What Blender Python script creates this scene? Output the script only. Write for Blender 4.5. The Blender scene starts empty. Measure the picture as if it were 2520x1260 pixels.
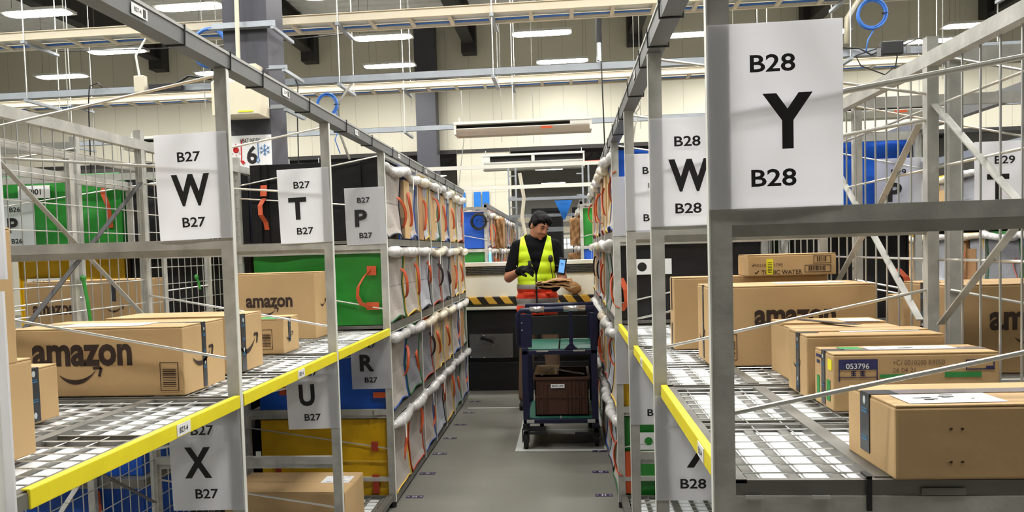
import bpy, bmesh, math, random
from mathutils import Vector, Matrix, Quaternion
PI = math.pi
random.seed(7)
S = bpy.context.scene
COL = S.collection
H = 1.3616

# ---------------------------------------------------------------- materials
def mat(name, col, rough=.6, metal=0., var=.0, vscale=6., bump=0., bscale=40., emis=None, estr=0., trans=0., alpha=1., spec=.5, stretch=None, coat=0.):
    m = bpy.data.materials.new(name); m.use_nodes = True
    nt = m.node_tree; N = nt.nodes; L = nt.links
    b = N['Principled BSDF']
    b.inputs['Base Color'].default_value = (*col, 1)
    b.inputs['Roughness'].default_value = rough
    b.inputs['Metallic'].default_value = metal
    b.inputs['Specular IOR Level'].default_value = spec
    if coat: b.inputs['Coat Weight'].default_value = coat
    if trans: b.inputs['Transmission Weight'].default_value = trans
    if alpha < 1: b.inputs['Alpha'].default_value = alpha
    if emis: b.inputs['Emission Color'].default_value = (*emis, 1); b.inputs['Emission Strength'].default_value = estr
    src = None
    if var or bump:
        tc = N.new('ShaderNodeTexCoord'); mp = N.new('ShaderNodeMapping')
        L.new(tc.outputs['Object'], mp.inputs['Vector'])
        if stretch: mp.inputs['Scale'].default_value = stretch
        src = mp.outputs['Vector']
    if var:
        nz = N.new('ShaderNodeTexNoise'); nz.inputs['Scale'].default_value = vscale; nz.inputs['Detail'].default_value = 5
        L.new(src, nz.inputs['Vector'])
        cr = N.new('ShaderNodeMapRange'); cr.inputs['From Min'].default_value = .3; cr.inputs['From Max'].default_value = .7
        cr.inputs['To Min'].default_value = 1 - var; cr.inputs['To Max'].default_value = 1 + var
        L.new(nz.outputs['Fac'], cr.inputs['Value'])
        mx = N.new('ShaderNodeVectorMath'); mx.operation = 'SCALE'; mx.inputs[0].default_value = col
        L.new(cr.outputs['Result'], mx.inputs['Scale']); L.new(mx.outputs['Vector'], b.inputs['Base Color'])
    if bump:
        n2 = N.new('ShaderNodeTexNoise'); n2.inputs['Scale'].default_value = bscale; n2.inputs['Detail'].default_value = 4
        L.new(src, n2.inputs['Vector'])
        bp = N.new('ShaderNodeBump'); bp.inputs['Strength'].default_value = bump; bp.inputs['Distance'].default_value = .02
        L.new(n2.outputs['Fac'], bp.inputs['Height']); L.new(bp.outputs['Normal'], b.inputs['Normal'])
    return m

def panel_mat(name, col, w, h, seam=.012, dark=.62, ox=0., oz=0.):
    m = mat(name, col, rough=.75)
    nt = m.node_tree; N = nt.nodes; L = nt.links; b = N['Principled BSDF']
    tc = N.new('ShaderNodeTexCoord'); sp = N.new('ShaderNodeSeparateXYZ'); cb = N.new('ShaderNodeCombineXYZ')
    L.new(tc.outputs['Object'], sp.inputs[0])
    a1 = N.new('ShaderNodeMath'); a1.operation = 'ADD'; a1.inputs[1].default_value = ox
    a2 = N.new('ShaderNodeMath'); a2.operation = 'ADD'; a2.inputs[1].default_value = oz
    L.new(sp.outputs['X'], a1.inputs[0]); L.new(sp.outputs['Z'], a2.inputs[0])
    L.new(a1.outputs[0], cb.inputs['X']); L.new(a2.outputs[0], cb.inputs['Y'])
    br = N.new('ShaderNodeTexBrick'); br.offset = 0; br.squash = 1
    br.inputs['Scale'].default_value = 1; br.inputs['Brick Width'].default_value = w; br.inputs['Row Height'].default_value = h
    br.inputs['Mortar Size'].default_value = seam; br.inputs['Mortar Smooth'].default_value = .3
    br.inputs['Color1'].default_value = (*col, 1); br.inputs['Color2'].default_value = (*[c * .96 for c in col], 1)
    br.inputs['Mortar'].default_value = (*[c * dark for c in col], 1)
    L.new(cb.outputs[0], br.inputs['Vector']); L.new(br.outputs['Color'], b.inputs['Base Color'])
    return m

def stripe_mat(name, c1, c2, scale, rough=.5):
    m = mat(name, c1, rough=rough)
    nt = m.node_tree; N = nt.nodes; L = nt.links; b = N['Principled BSDF']
    tc = N.new('ShaderNodeTexCoord'); mp = N.new('ShaderNodeMapping'); mp.inputs['Rotation'].default_value = (0, math.radians(38), 0)
    L.new(tc.outputs['Object'], mp.inputs['Vector'])
    wv = N.new('ShaderNodeTexWave'); wv.wave_type = 'BANDS'; wv.bands_direction = 'X'; wv.wave_profile = 'SAW'
    wv.inputs['Scale'].default_value = scale
    L.new(mp.outputs['Vector'], wv.inputs['Vector'])
    gt = N.new('ShaderNodeMath'); gt.operation = 'GREATER_THAN'; gt.inputs[1].default_value = .52
    L.new(wv.outputs['Fac'], gt.inputs[0])
    mx = N.new('ShaderNodeMix'); mx.data_type = 'RGBA'; mx.inputs[6].default_value = (*c1, 1); mx.inputs[7].default_value = (*c2, 1)
    L.new(gt.outputs[0], mx.inputs[0]); L.new(mx.outputs[2], b.inputs['Base Color'])
    return m

def srgb(r, g, b):
    f = lambda c: (c / 255 / 12.92) if c <= 10 else ((c / 255 + .055) / 1.055) ** 2.4
    return (f(r), f(g), f(b))

M = {}
M['galv'] = mat('galvanised steel', srgb(178, 177, 170), rough=.42, metal=.12, var=.2, vscale=14, bump=.05, bscale=60)
M['galv_dark'] = mat('weathered galvanised steel', srgb(120, 118, 112), rough=.5, metal=.5, var=.2, vscale=7)
M['zinc'] = mat('bright zinc wire', srgb(205, 206, 202), rough=.3, metal=.7)
M['rod'] = mat('bright steel rod', srgb(215, 213, 205), rough=.28, metal=.75)
M['duct'] = mat('grey plastic duct', srgb(112, 113, 113), rough=.5, var=.05, vscale=3)
M['duct_lid'] = mat('light grey duct lid', srgb(168, 168, 163), rough=.45)
M['yellow'] = mat('yellow edge strip', srgb(238, 222, 40), rough=.4, var=.05, vscale=14)
M['black'] = mat('black plastic', srgb(24, 24, 26), rough=.5)
M['strap'] = mat('black cable strap', srgb(20, 20, 22), rough=.6)
M['paper'] = mat('laminated paper', srgb(240, 240, 243), rough=.3, coat=.25, bump=.12, bscale=9)
def make_paper():
    m = M['paper']; nt = m.node_tree; N = nt.nodes; L = nt.links; b = N['Principled BSDF']; o = N['Material Output']
    t = N.new('ShaderNodeBsdfTranslucent'); t.inputs[0].default_value = (.95, .95, .97, 1); x = N.new('ShaderNodeMixShader'); x.inputs[0].default_value = .6
    L.new(b.outputs[0], x.inputs[1]); L.new(t.outputs[0], x.inputs[2]); L.new(x.outputs[0], o.inputs[0])
make_paper()
M['ink'] = mat('black ink', srgb(22, 20, 20), rough=.55)
M['liner'] = mat('white shelf liner', srgb(236, 238, 240), rough=.5)
M['card'] = mat('kraft cardboard', srgb(190, 158, 112), rough=.8, var=.05, vscale=5, bump=.05, bscale=30)
M['card2'] = mat('dull kraft cardboard', srgb(172, 141, 98), rough=.8, var=.06, vscale=4, bump=.05, bscale=30)
M['card_in'] = mat('cardboard edge', srgb(120, 88, 55), rough=.85)
M['tape'] = mat('black printed parcel tape', srgb(48, 52, 58), rough=.35, var=.15, vscale=40)
M['tape_clear'] = mat('glossy grey parcel tape', srgb(132, 124, 124), rough=.2, var=.1, vscale=20)
M['print_brown'] = mat('dark brown print', srgb(52, 34, 24), rough=.7)
M['print_faint'] = mat('faded grey print', srgb(118, 95, 70), rough=.7)
M['white_label'] = mat('white paper label', srgb(235, 235, 235), rough=.5)
M['yellow_label'] = mat('yellow sticker', srgb(240, 232, 40), rough=.5)
M['print_blue'] = mat('navy print', srgb(38, 42, 92), rough=.6)
M['print_green'] = mat('green print', srgb(48, 140, 70), rough=.6)
M['tape_ink'] = mat('pale print on tape', srgb(190, 200, 205), rough=.5)
M['tape_blue'] = mat('blue print on tape', srgb(50, 110, 150), rough=.5)
def fabric(n, c, b=.35): return mat(n, srgb(*c), rough=.42, var=.12, vscale=6, bump=b, bscale=7)
M['bag_green'] = fabric('green woven plastic', (34, 128, 40))
M['bag_blue'] = fabric('blue woven plastic', (14, 84, 190))
M['bag_yellow'] = fabric('yellow woven plastic', (224, 176, 12))
M['bag_black'] = fabric('black woven plastic', (15, 14, 17), .5)
M['bag_orange'] = fabric('orange woven plastic', (196, 78, 36))
M['face'] = mat('pale grey bag face', srgb(164, 166, 174), rough=.55, var=.06, vscale=5, bump=.25, bscale=8)
M['face_dark'] = mat('mid grey bag face', srgb(126, 126, 132), rough=.55, var=.06, vscale=5, bump=.25, bscale=8)
M['face_warm'] = mat('warm grey bag face', srgb(166, 158, 150), rough=.5, var=.08, vscale=5, bump=.25, bscale=8)
M['roll'] = mat('crumpled clear plastic roll', srgb(214, 212, 210), rough=.22, var=.1, vscale=18, bump=.8, bscale=22, coat=.4)
M['roll_warm'] = mat('crumpled cream plastic roll', srgb(226, 214, 190), rough=.25, var=.08, vscale=18, bump=.8, bscale=22, coat=.4)
M['orange'] = mat('orange webbing', srgb(192, 80, 38), rough=.6)
M['dark_strap'] = mat('dark webbing', srgb(40, 24, 24), rough=.65)
for k, c in dict(blue=(24, 70, 150), green=(38, 98, 56), yellow=(214, 176, 62), red=(168, 58, 34), black=(26, 28, 38), teal=(40, 110, 130)).items():
    M['trim_' + k] = mat(k + ' edge binding', srgb(*c), rough=.6)
M['navy'] = mat('navy painted steel', srgb(17, 20, 54), rough=.35)
M['cart_green'] = mat('green rubber shelf mat', srgb(30, 92, 76), rough=.45)
M['tote'] = mat('brown plastic tote', srgb(72, 42, 28), rough=.5, var=.06)
M['rubber'] = mat('black rubber', srgb(18, 18, 18), rough=.8)
M['chrome'] = mat('chrome', srgb(215, 215, 215), rough=.2, metal=.9)
M['machine'] = mat('black machine panel', srgb(22, 22, 23), rough=.5, var=.08, vscale=3)
M['poly'] = mat('clear polycarbonate cover', srgb(205, 205, 205), rough=.12, trans=.75, alpha=.5)
M['white_panel'] = mat('white painted metal', srgb(222, 222, 214), rough=.45, var=.02)
M['rib_dark'] = mat('dark rubber seal', srgb(62, 63, 62), rough=.6)
M['hazard'] = stripe_mat('black and yellow hazard foam', srgb(216, 170, 60), srgb(28, 24, 20), 2.6)
M['cream'] = panel_mat('cream wall panels', srgb(221, 216, 197), .6, 3.1, seam=.008, dark=.72, oz=.2)
M['cream_plain'] = mat('cream painted metal', srgb(214, 206, 182), rough=.5)
M['tray'] = mat('cream painted cable tray', srgb(222, 212, 188), rough=.45)
M['channel'] = mat('zinc strut channel', srgb(160, 166, 172), rough=.4, metal=.5, var=.08)
M['outer_wall'] = mat('dim outer wall', srgb(150, 148, 142), rough=.8)
M['column'] = mat('slate painted steel column', srgb(66, 66, 74), rough=.55, var=.04)
M['girder'] = mat('dark steel girder', srgb(52, 50, 48), rough=.7)
M['deckroof'] = mat('corrugated roof deck', srgb(244, 244, 242), rough=.5, metal=.15, var=.05)
M['floor'] = mat('grey coated concrete floor', srgb(120, 118, 110), rough=.42, var=.08, vscale=.9, bump=.02, bscale=3, stretch=(1, 3.5, 1))
M['floor_line'] = mat('white floor tape', srgb(206, 208, 204), rough=.5, var=.08)
M['purple'] = mat('dark purple floor sticker', srgb(52, 34, 70), rough=.5)
M['purple_ink'] = mat('white print', srgb(200, 196, 205), rough=.5)
M['cable_blue'] = mat('blue network cable', srgb(64, 124, 214), rough=.4)
M['cable_black'] = mat('black cable', srgb(18, 18, 20), rough=.5)
M['conduit'] = mat('grey conduit', srgb(150, 150, 140), rough=.5)
M['red'] = mat('red print', srgb(206, 40, 40), rough=.5)
M['sky_blue'] = mat('light blue print', srgb(60, 120, 180), rough=.5)
M['blue_banner'] = mat('bright blue banner', srgb(16, 120, 214), rough=.5)
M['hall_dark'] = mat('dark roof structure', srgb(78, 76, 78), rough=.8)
M['hall_wall'] = mat('grey hall wall', srgb(176, 174, 164), rough=.8)
M['skin'] = mat('skin', srgb(176, 120, 92), rough=.5)
M['hair'] = mat('black hair', srgb(10, 8, 8), rough=.75, spec=.2, bump=.3, bscale=60)
M['shirt'] = mat('black shirt', srgb(11, 11, 14), spec=.15, rough=.85, bump=.3, bscale=10)
M['vest'] = mat('lime high visibility vest', srgb(208, 238, 30), rough=.6, bump=.35, bscale=9, emis=None)
M['vest_orange'] = mat('orange high visibility cloth', srgb(240, 66, 30), rough=.6, bump=.3, bscale=9)
M['reflective'] = mat('silver reflective band', srgb(170, 168, 164), rough=.35, var=.05)
M['glove'] = mat('black glove', srgb(11, 11, 13), rough=.8, spec=.2)
M['pants'] = mat('khaki trousers', srgb(120, 96, 76), rough=.85, bump=.2, bscale=8)
M['screen'] = mat('lit phone screen', (.1, .1, .1), rough=.3, emis=srgb(90, 160, 225), estr=.8)
M['led'] = mat('lit blue light strip', (.1, .1, .1), rough=.3, emis=srgb(60, 190, 245), estr=2.)
M['kraft'] = mat('kraft paper mailer', srgb(164, 124, 82), rough=.75, var=.08, vscale=12, bump=.3, bscale=14)
M['fluo'] = None
def emitter(name, col, strength):
    m = bpy.data.materials.new(name); m.use_nodes = True
    nt = m.node_tree; nt.nodes.clear()
    e = nt.nodes.new('ShaderNodeEmission'); o = nt.nodes.new('ShaderNodeOutputMaterial')
    e.inputs[0].default_value = (*col, 1); e.inputs[1].default_value = strength
    nt.links.new(e.outputs[0], o.inputs[0]); return m
LAMP = 46.
M['fluo'] = emitter('glowing diffuser', (1, .985, .945), LAMP)
M['fluo_far'] = emitter('glowing far diffuser', (1, .97, .93), 70.)
M['fluo_win'] = emitter('daylit window pane', (.85, .93, 1), 1.0)
M['hair_dark'] = M['hair']

# ---------------------------------------------------------------- mesh builder
class MB:
    def __init__(s): s.v = []; s.f = []; s.m = []
    def add(s, vs, fs, mi=0):
        o = len(s.v); s.v += [tuple(p) for p in vs]; s.f += [tuple(i + o for i in f) for f in fs]; s.m += [mi] * len(fs); return s
    def box(s, x0, x1, y0, y1, z0, z1, mi=0):
        x0, x1 = min(x0, x1), max(x0, x1); y0, y1 = min(y0, y1), max(y0, y1); z0, z1 = min(z0, z1), max(z0, z1)
        return s.add([(x0, y0, z0), (x1, y0, z0), (x1, y1, z0), (x0, y1, z0), (x0, y0, z1), (x1, y0, z1), (x1, y1, z1), (x0, y1, z1)],
                     [(0, 3, 2, 1), (4, 5, 6, 7), (0, 1, 5, 4), (1, 2, 6, 5), (2, 3, 7, 6), (3, 0, 4, 7)], mi)
    def bar(s, p, q, w, h=None, up=(0, 0, 1), mi=0):
        p, q = Vector(p), Vector(q); d = (q - p).normalized(); h = h or w
        u = Vector(up); a = d.cross(u)
        if a.length < 1e-4: a = d.cross(Vector((0, 1, 0)))
        a.normalize(); b = a.cross(d)
        vs = [c + a * (i * w / 2) + b * (j * h / 2) for c in (p, q) for i, j in ((-1, -1), (1, -1), (1, 1), (-1, 1))]
        return s.add(vs, [(0, 3, 2, 1), (4, 5, 6, 7), (0, 1, 5, 4), (1, 2, 6, 5), (2, 3, 7, 6), (3, 0, 4, 7)], mi)
    def tube(s, pts, r, n=8, closed=False, mi=0, flat=None):
        pts = [Vector(p) for p in pts]; k = len(pts); rr = r if isinstance(r, (list, tuple)) else [r] * k
        t0 = None; vs = []; a = None
        for i, p in enumerate(pts):
            if closed: t = pts[(i + 1) % k] - pts[i - 1]
            else: t = pts[min(i + 1, k - 1)] - pts[max(i - 1, 0)]
            t = t.normalized() if t.length > 1e-9 else Vector((0, 0, 1))
            if a is None:
                a = t.cross(Vector((0, 0, 1)))
                if a.length < 1e-3: a = t.cross(Vector((1, 0, 0)))
                a.normalize()
            else:
                a = a - t * a.dot(t)
                if a.length < 1e-6: a = t.orthogonal()
                a.normalize()
            b = t.cross(a)
            for j in range(n):
                an = 2 * PI * j / n
                sx = rr[i] * math.cos(an); sy = rr[i] * math.sin(an) * (flat or 1)
                vs.append(p + a * sx + b * sy)
        fs = []
        for i in range(k if closed else k - 1):
            i2 = (i + 1) % k
            for j in range(n):
                j2 = (j + 1) % n; fs.append((i * n + j, i * n + j2, i2 * n + j2, i2 * n + j))
        if not closed:
            fs.append(tuple(range(n))[::-1]); fs.append(tuple((k - 1) * n + j for j in range(n)))
        return s.add(vs, fs, mi)
    def cyl(s, p, q, r, n=12, mi=0): return s.tube([p, q], r, n, mi=mi)
    def ribbon(s, pts, w, t, side=(0, 1, 0), mi=0):
        side = Vector(side).normalized(); pts = [Vector(p) for p in pts]; vs = []
        k = len(pts)
        for i, p in enumerate(pts):
            d = (pts[min(i + 1, k - 1)] - pts[max(i - 1, 0)]).normalized(); n = d.cross(side).normalized()
            for a, b in ((-1, -1), (1, -1), (1, 1), (-1, 1)): vs.append(p + side * (a * w / 2) + n * (b * t / 2))
        fs = [(0, 3, 2, 1)[::1]]
        for i in range(k - 1):
            for j in range(4):
                j2 = (j + 1) % 4; fs.append((i * 4 + j, i * 4 + j2, i * 4 + 4 + j2, i * 4 + 4 + j))
        fs.append(tuple((k - 1) * 4 + j for j in range(4)))
        return s.add(vs, fs, mi)
    def grid(s, fn, nu, nv, mi=0, thick=None):
        vs = [fn(i / nu, j / nv) for j in range(nv + 1) for i in range(nu + 1)]
        fs = [(j * (nu + 1) + i, j * (nu + 1) + i + 1, (j + 1) * (nu + 1) + i + 1, (j + 1) * (nu + 1) + i) for j in range(nv) for i in range(nu)]
        if thick is not None:
            th = Vector(thick); n = len(vs)
            vs = vs + [tuple(Vector(p) + th) for p in vs]
            fs2 = [tuple(i + n for i in f[::-1]) for f in fs]
            edge = [i for i in range(nu + 1)] + [j * (nu + 1) + nu for j in range(1, nv + 1)] + [nv * (nu + 1) + i for i in range(nu - 1, -1, -1)] + [j * (nu + 1) for j in range(nv - 1, 0, -1)]
            fs3 = [(edge[k], edge[(k + 1) % len(edge)], edge[(k + 1) % len(edge)] + n, edge[k] + n)[::-1] for k in range(len(edge))]
            fs = fs + fs2 + fs3
        return s.add(vs, fs, mi)
    def ball(s, c, r, nu=12, nv=8, mi=0, rot=None):
        r = r if isinstance(r, (list, tuple)) else (r, r, r); c = Vector(c); vs = []; fs = []
        R = rot or Matrix.Identity(3)
        for j in range(1, nv):
            for i in range(nu):
                a, b = 2 * PI * i / nu, PI * j / nv
                vs.append(c + R @ Vector((r[0] * math.sin(b) * math.cos(a), r[1] * math.sin(b) * math.sin(a), r[2] * math.cos(b))))
        top, bot = len(vs), len(vs) + 1
        vs += [c + R @ Vector((0, 0, r[2])), c - R @ Vector((0, 0, r[2]))]
        for j in range(nv - 2):
            for i in range(nu):
                i2 = (i + 1) % nu; fs.append((j * nu + i, (j + 1) * nu + i, (j + 1) * nu + i2, j * nu + i2))
        for i in range(nu):
            i2 = (i + 1) % nu; fs.append((top, i, i2)); fs.append((bot, (nv - 2) * nu + i2, (nv - 2) * nu + i))
        return s.add(vs, fs, mi)
    def cone(s, p, q, r1, r2, n=14): # capped capsule for remeshing
        s.tube([p, q], [r1, r2], n); s.ball(p, r1); s.ball(q, r2); return s
    def poly(s, pts2, fn, th, mi=0):
        """extrude a closed 2D outline by th through fn(x, y, h)"""
        n = len(pts2)
        vs = [fn(x, y, 0) for x, y in pts2] + [fn(x, y, th) for x, y in pts2]
        fs = [tuple(range(n))[::-1], tuple(range(n, 2 * n))] + [(i, (i + 1) % n, (i + 1) % n + n, i + n) for i in range(n)]
        return s.add(vs, fs, mi)
    def mesh(s, name, mats, smooth=False):
        me = bpy.data.meshes.new(name); me.from_pydata(s.v, [], s.f)
        for m in mats: me.materials.append(m)
        if any(s.m): me.polygons.foreach_set('material_index', s.m)
        if smooth: me.polygons.foreach_set('use_smooth', [True] * len(me.polygons))
        me.update(); return me

def obj(name, mb, mats, parent=None, smooth=False, bevel=0, origin=None, recalc=False):
    if isinstance(mats, (str, bpy.types.Material)): mats = [mats]
    if True: mats = [M[m] if isinstance(m, str) else m for m in mats]

    if origin is not None:
        ov = Vector(origin); mb.v = [tuple(Vector(p) - ov) for p in mb.v]
    me = mb.mesh(name, mats, smooth) if isinstance(mb, MB) else mb
    if recalc:
        b = bmesh.new(); b.from_mesh(me); bmesh.ops.recalc_face_normals(b, faces=b.faces); b.to_mesh(me); b.free()
    o = bpy.data.objects.new(name, me); COL.objects.link(o)
    if parent: o.parent = parent
    if origin is not None: o.location = ov
    if bevel:
        m = o.modifiers.new('bevel', 'BEVEL'); m.width = bevel; m.segments = 2; m.limit_method = 'ANGLE'; m.angle_limit = .6
    return o
def tag(o, label, cat, group=None, kind=None):
    if label: o['label'] = label
    if cat: o['category'] = cat
    if group: o['group'] = group
    if kind: o['kind'] = kind
    return o
def thing(name, label, cat, loc=(0, 0, 0), rz=0, group=None):
    o = bpy.data.objects.new(name, None); COL.objects.link(o); o.empty_display_size = .1
    o.location = loc; o.rotation_euler = (0, 0, rz); return tag(o, label, cat, group)
def struct(name, mb, mats, **k): o = obj(name, mb, mats, **k); o['kind'] = 'structure'; return o
def copy_tree(o, parent=None):
    c = o.copy(); COL.objects.link(c); c.parent = parent
    for ch in o.children: copy_tree(ch, c)
    return c

# ---------------------------------------------------------------- lettering
_tc = {}
def text_geo(s, bold=.0):
    k = (s, bold)
    if k in _tc: return _tc[k]
    cu = bpy.data.curves.new('t', 'FONT'); cu.body = s; cu.size = 1; cu.offset = bold; cu.resolution_u = 3
    o = bpy.data.objects.new('t', cu); COL.objects.link(o)
    dg = bpy.context.evaluated_depsgraph_get(); me = o.evaluated_get(dg).to_mesh()
    vs = [v.co.copy() for v in me.vertices]; fs = [tuple(p.vertices) for p in me.polygons]
    bpy.data.objects.remove(o); bpy.data.curves.remove(cu)
    xs = [v.x for v in vs]; ys = [v.y for v in vs]
    x0, x1, y0, y1 = min(xs), max(xs), min(ys), max(ys)
    vs = [((v.x - x0) / (x1 - x0), (v.y - y0) / (y1 - y0)) for v in vs]
    _tc[k] = (vs, fs); return _tc[k]
def put_text(mb, s, o, r, u, w, h, bold=.0, mi=0):
    """fit string s into the parallelogram origin o, unit right r, unit up u, size w x h"""
    vs, fs = text_geo(s, bold); o, r, u = Vector(o), Vector(r), Vector(u)
    return mb.add([o + r * (x * w) + u * (y * h) for x, y in vs], fs, mi)
def smile(mb, o, r, u, w, mi=0):
    """curved arrow swoosh under the lettering, width w"""
    o, r, u = Vector(o), Vector(r), Vector(u); n = 14; top = []; bot = []
    for i in range(n + 1):
        t = i / n; x = t * .86
        yc = -.20 * (1 - (2 * t - 1) ** 2) ** .9
        th = .018 + .085 * math.sin(PI * min(1, t * 1.05)) ** .8
        top.append((x, yc + th / 2 + .1 * t)); bot.append((x, yc - th / 2 + .1 * t))
    vs = [o + r * (x * w) + u * (y * w) for x, y in top + bot]
    fs = [(i, n + 1 + i, n + 2 + i, i + 1) for i in range(n)]
    mb.add(vs, fs, mi)
    for (p, q) in (((.80, .16), (1.0, .17)), ((1.0, .17), (.94, -.03))):
        d = Vector((q[0] - p[0], q[1] - p[1])).normalized(); nn = Vector((-d.y, d.x)) * .034
        c = [(p[0] + nn.x, p[1] + nn.y), (p[0] - nn.x, p[1] - nn.y), (q[0] - nn.x * .9, q[1] - nn.y * .9), (q[0] + nn.x * .9, q[1] + nn.y * .9)]
        mb.add([o + r * (x * w) + u * (y * w) for x, y in c], [(0, 1, 2, 3)], mi)

# ---------------------------------------------------------------- camera
yaw, pitch, roll = .0987, .0486, .0296
R0 = Vector((math.cos(yaw), math.sin(yaw), 0))
F = Vector((-math.sin(yaw) * math.cos(pitch), math.cos(yaw) * math.cos(pitch), -math.sin(pitch)))
U0 = R0.cross(F)
Rv = R0 * math.cos(roll) - U0 * math.sin(roll); Uv = R0 * math.sin(roll) + U0 * math.cos(roll)
cam = bpy.data.cameras.new('camera'); cam.sensor_width = 36; cam.lens = 2000 / 2520 * 36
cam.shift_x = (1260 - 1199.99) / 2520; cam.shift_y = (717.66 - 630) / 2520
cam.clip_start = .02; cam.clip_end = 200
co = bpy.data.objects.new('camera', cam); COL.objects.link(co)
m3 = Matrix((Rv, Uv, -F)).transposed(); co.matrix_world = Matrix.Translation((0, 0, H)) @ m3.to_4x4()
S.camera = co
S.view_settings.view_transform = 'Standard'; S.view_settings.look = 'None'; S.view_settings.gamma = 1
S.view_settings.exposure = 0; S.view_settings.use_curve_mapping = False

def part(name, mb, mats, root, parent=None, **k):
    """mesh given in world coordinates, stored relative to the (unrotated) root thing"""
    l = root.location
    mb.v = [(p[0] - l[0], p[1] - l[1], p[2] - l[2]) for p in mb.v]
    return obj(name, mb, mats, parent=parent or root, **k)

# ---------------------------------------------------------------- room shell
struct('floor', MB().box(-16, 14, -9, 50, -.2, 0), 'floor')
YW = 21.
wl = MB(); wl.box(-16, 14, YW, YW + .3, 4.02, 9.2); wl.box(-2.78, -1.40, YW, YW + .3, 0, 4.02); wl.box(-16, -13.5, YW, YW + .3, 0, 4.02)
struct('wall_back', wl, 'cream')
struct('wall_left', MB().box(-16.2, -16, -9, 50, 0, 9.2), 'outer_wall')
struct('wall_right', MB().box(14, 14.2, -9, 50, 0, 9.2), 'outer_wall')
struct('wall_front', MB().box(-16, 14, -9.2, -9, 0, 9.2), 'outer_wall')
rf = MB(); n = 0
yy = -9.; ZC = 7.35
prof = []
while yy < YW:
    prof += [(yy, ZC), (yy + .16, ZC), (yy + .2, ZC + .09), (yy + .36, ZC + .09), (yy + .4, ZC)]; yy += .4
pv = []; pf = []
for y, z in prof: pv += [(-16, y, z), (14, y, z)]
for i in range(len(prof) - 1): pf.append((2 * i, 2 * i + 2, 2 * i + 3, 2 * i + 1))
rf.add(pv, pf); rf.box(-16.2, 14.2, -9.2, YW + .3, ZC + .1, ZC + .3)
struct('ceiling', rf, 'deckroof')
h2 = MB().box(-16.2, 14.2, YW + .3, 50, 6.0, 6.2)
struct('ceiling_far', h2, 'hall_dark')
struct('wall_far', MB().box(-16, 14, 46, 46.3, 0, 6), 'hall_wall')
struct('trim_1', MB().box(-2.76, -1.42, YW - .03, YW, 3.93, 4.02).box(-16, -2.78, YW - .06, YW, 3.92, 4.02).box(-1.4, 14, YW - .06, YW, 3.92, 4.02), 'girder')  # dark strips put in for the shadow along the opening header
struct('trim_30', MB().box(-3, 6, 40.3, 40.5, 2.75, 3.05).box(-3, 6, 40.3, 40.5, 2.2, 2.5).box(-3, 6, 40.3, 40.5, 1.95, 2.1), 'cream_plain')

# ceiling girders running down the hall
for k, gx in enumerate((-10.6, -6.5, -2.35, 1.8, 6.0, 10.2)):
    g = MB().box(gx - .14, gx + .14, -8.9, YW - .4, 6.62, 6.66).box(gx - .02, gx + .02, -8.9, YW - .4, 6.66, 7.3).box(gx - .14, gx + .14, -8.9, YW - .4, 7.3, 7.35)
    g.box(gx - .18, gx + .18, YW - .4, YW, 6.4, 7.3)
    o = struct('trim_%d' % (k + 2), g, 'girder')
for k, gy in enumerate((12.5, 5.5)):
    struct('trim_%d' % (k + 8), MB().box(-15.9, 13.9, gy - .1, gy + .1, 6.9, 7.3), 'girder')
# hall beyond the openings
for k, gy in enumerate((24, 28, 32, 37)):
    b = MB().box(-16, 14, gy - .1, gy + .1, 5.75, 6).box(-16, 14, gy - .05, gy + .05, 5.1, 5.2)
    for i in range(24):
        x = -15.5 + i * 1.25; b.bar((x, gy, 5.15), (x + .62, gy, 5.8), .06); b.bar((x + .62, gy, 5.8), (x + 1.25, gy, 5.15), .06)
    struct('trim_%d' % (k + 10), b, 'hall_dark')

# ---------------------------------------------------------------- lamps
def lamp(x, y, z, label, far=False, group=None, ln=1.2):
    t = thing('strip_light', label, 'ceiling lamp', (x, y, z), group=group)
    w = .21
    obj('housing', MB().box(-ln / 2, ln / 2, -w, w, .004, .05).box(-ln / 2 + .1, ln / 2 - .1, -.04, .04, .05, .09), 'white_panel', t)
    pts = []
    for i in range(7): a = PI / 2 + PI * i / 6; pts.append((-ln / 2 + .17 + .17 * math.cos(a), .19 * math.sin(a)))
    for i in range(7): a = -PI / 2 + PI * i / 6; pts.append((ln / 2 - .17 + .17 * math.cos(a), .19 * math.sin(a)))
    n = len(pts)
    mb = MB().add([(a, b, 0) for a, b in pts], [tuple(range(n))[::-1]])
    obj('diffuser', mb, 'fluo_far' if far else 'fluo', t)
    top = (ZC if not far else 6.0) - z
    for sx in (-1, 1): obj('hanger', MB().cyl((sx * ln * .4, 0, .05), (sx * ln * .4, 0, top), .005, 5), 'conduit', t)
seen = [(-9.1, 13.6, 'long strip light near the top left corner of the view'), (-6.4, 13.75, 'strip light left of the slate column, highest of those over the left racks'),
 (-9.2, 16.3, 'strip light right of the leftmost lamps, above the grey duct of the left rack'), (-11.65, 18.2, 'lowest strip light at the left, in front of the dim upper wall'),
 (-3.6, 16.4, 'upper of the two strip lights between the two slate columns'), (-4.0, 18.85, 'lower of the two strip lights between the two slate columns'),
 (-.4, 16.75, 'upper strip light right of the far slate column'), (0, 19.3, 'lower strip light right of the far slate column'),
 (2.75, 17.5, 'strip light whose right part hides behind the tall post of the right rack'), (5.4, 17.9, 'strip light touching the top edge of the big Y sign'),
 (-8.0, 18.65, 'strip light mostly hidden behind the post of the left rack'), (-13.1, 15.9, 'strip light cut by the left edge of the photo'),
 (-3.75, 13.6, 'strip light cut by the top edge above the box on the slate column')]
for x, y, l in seen: lamp(x, y, 5.75, 'white ' + l)
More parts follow.
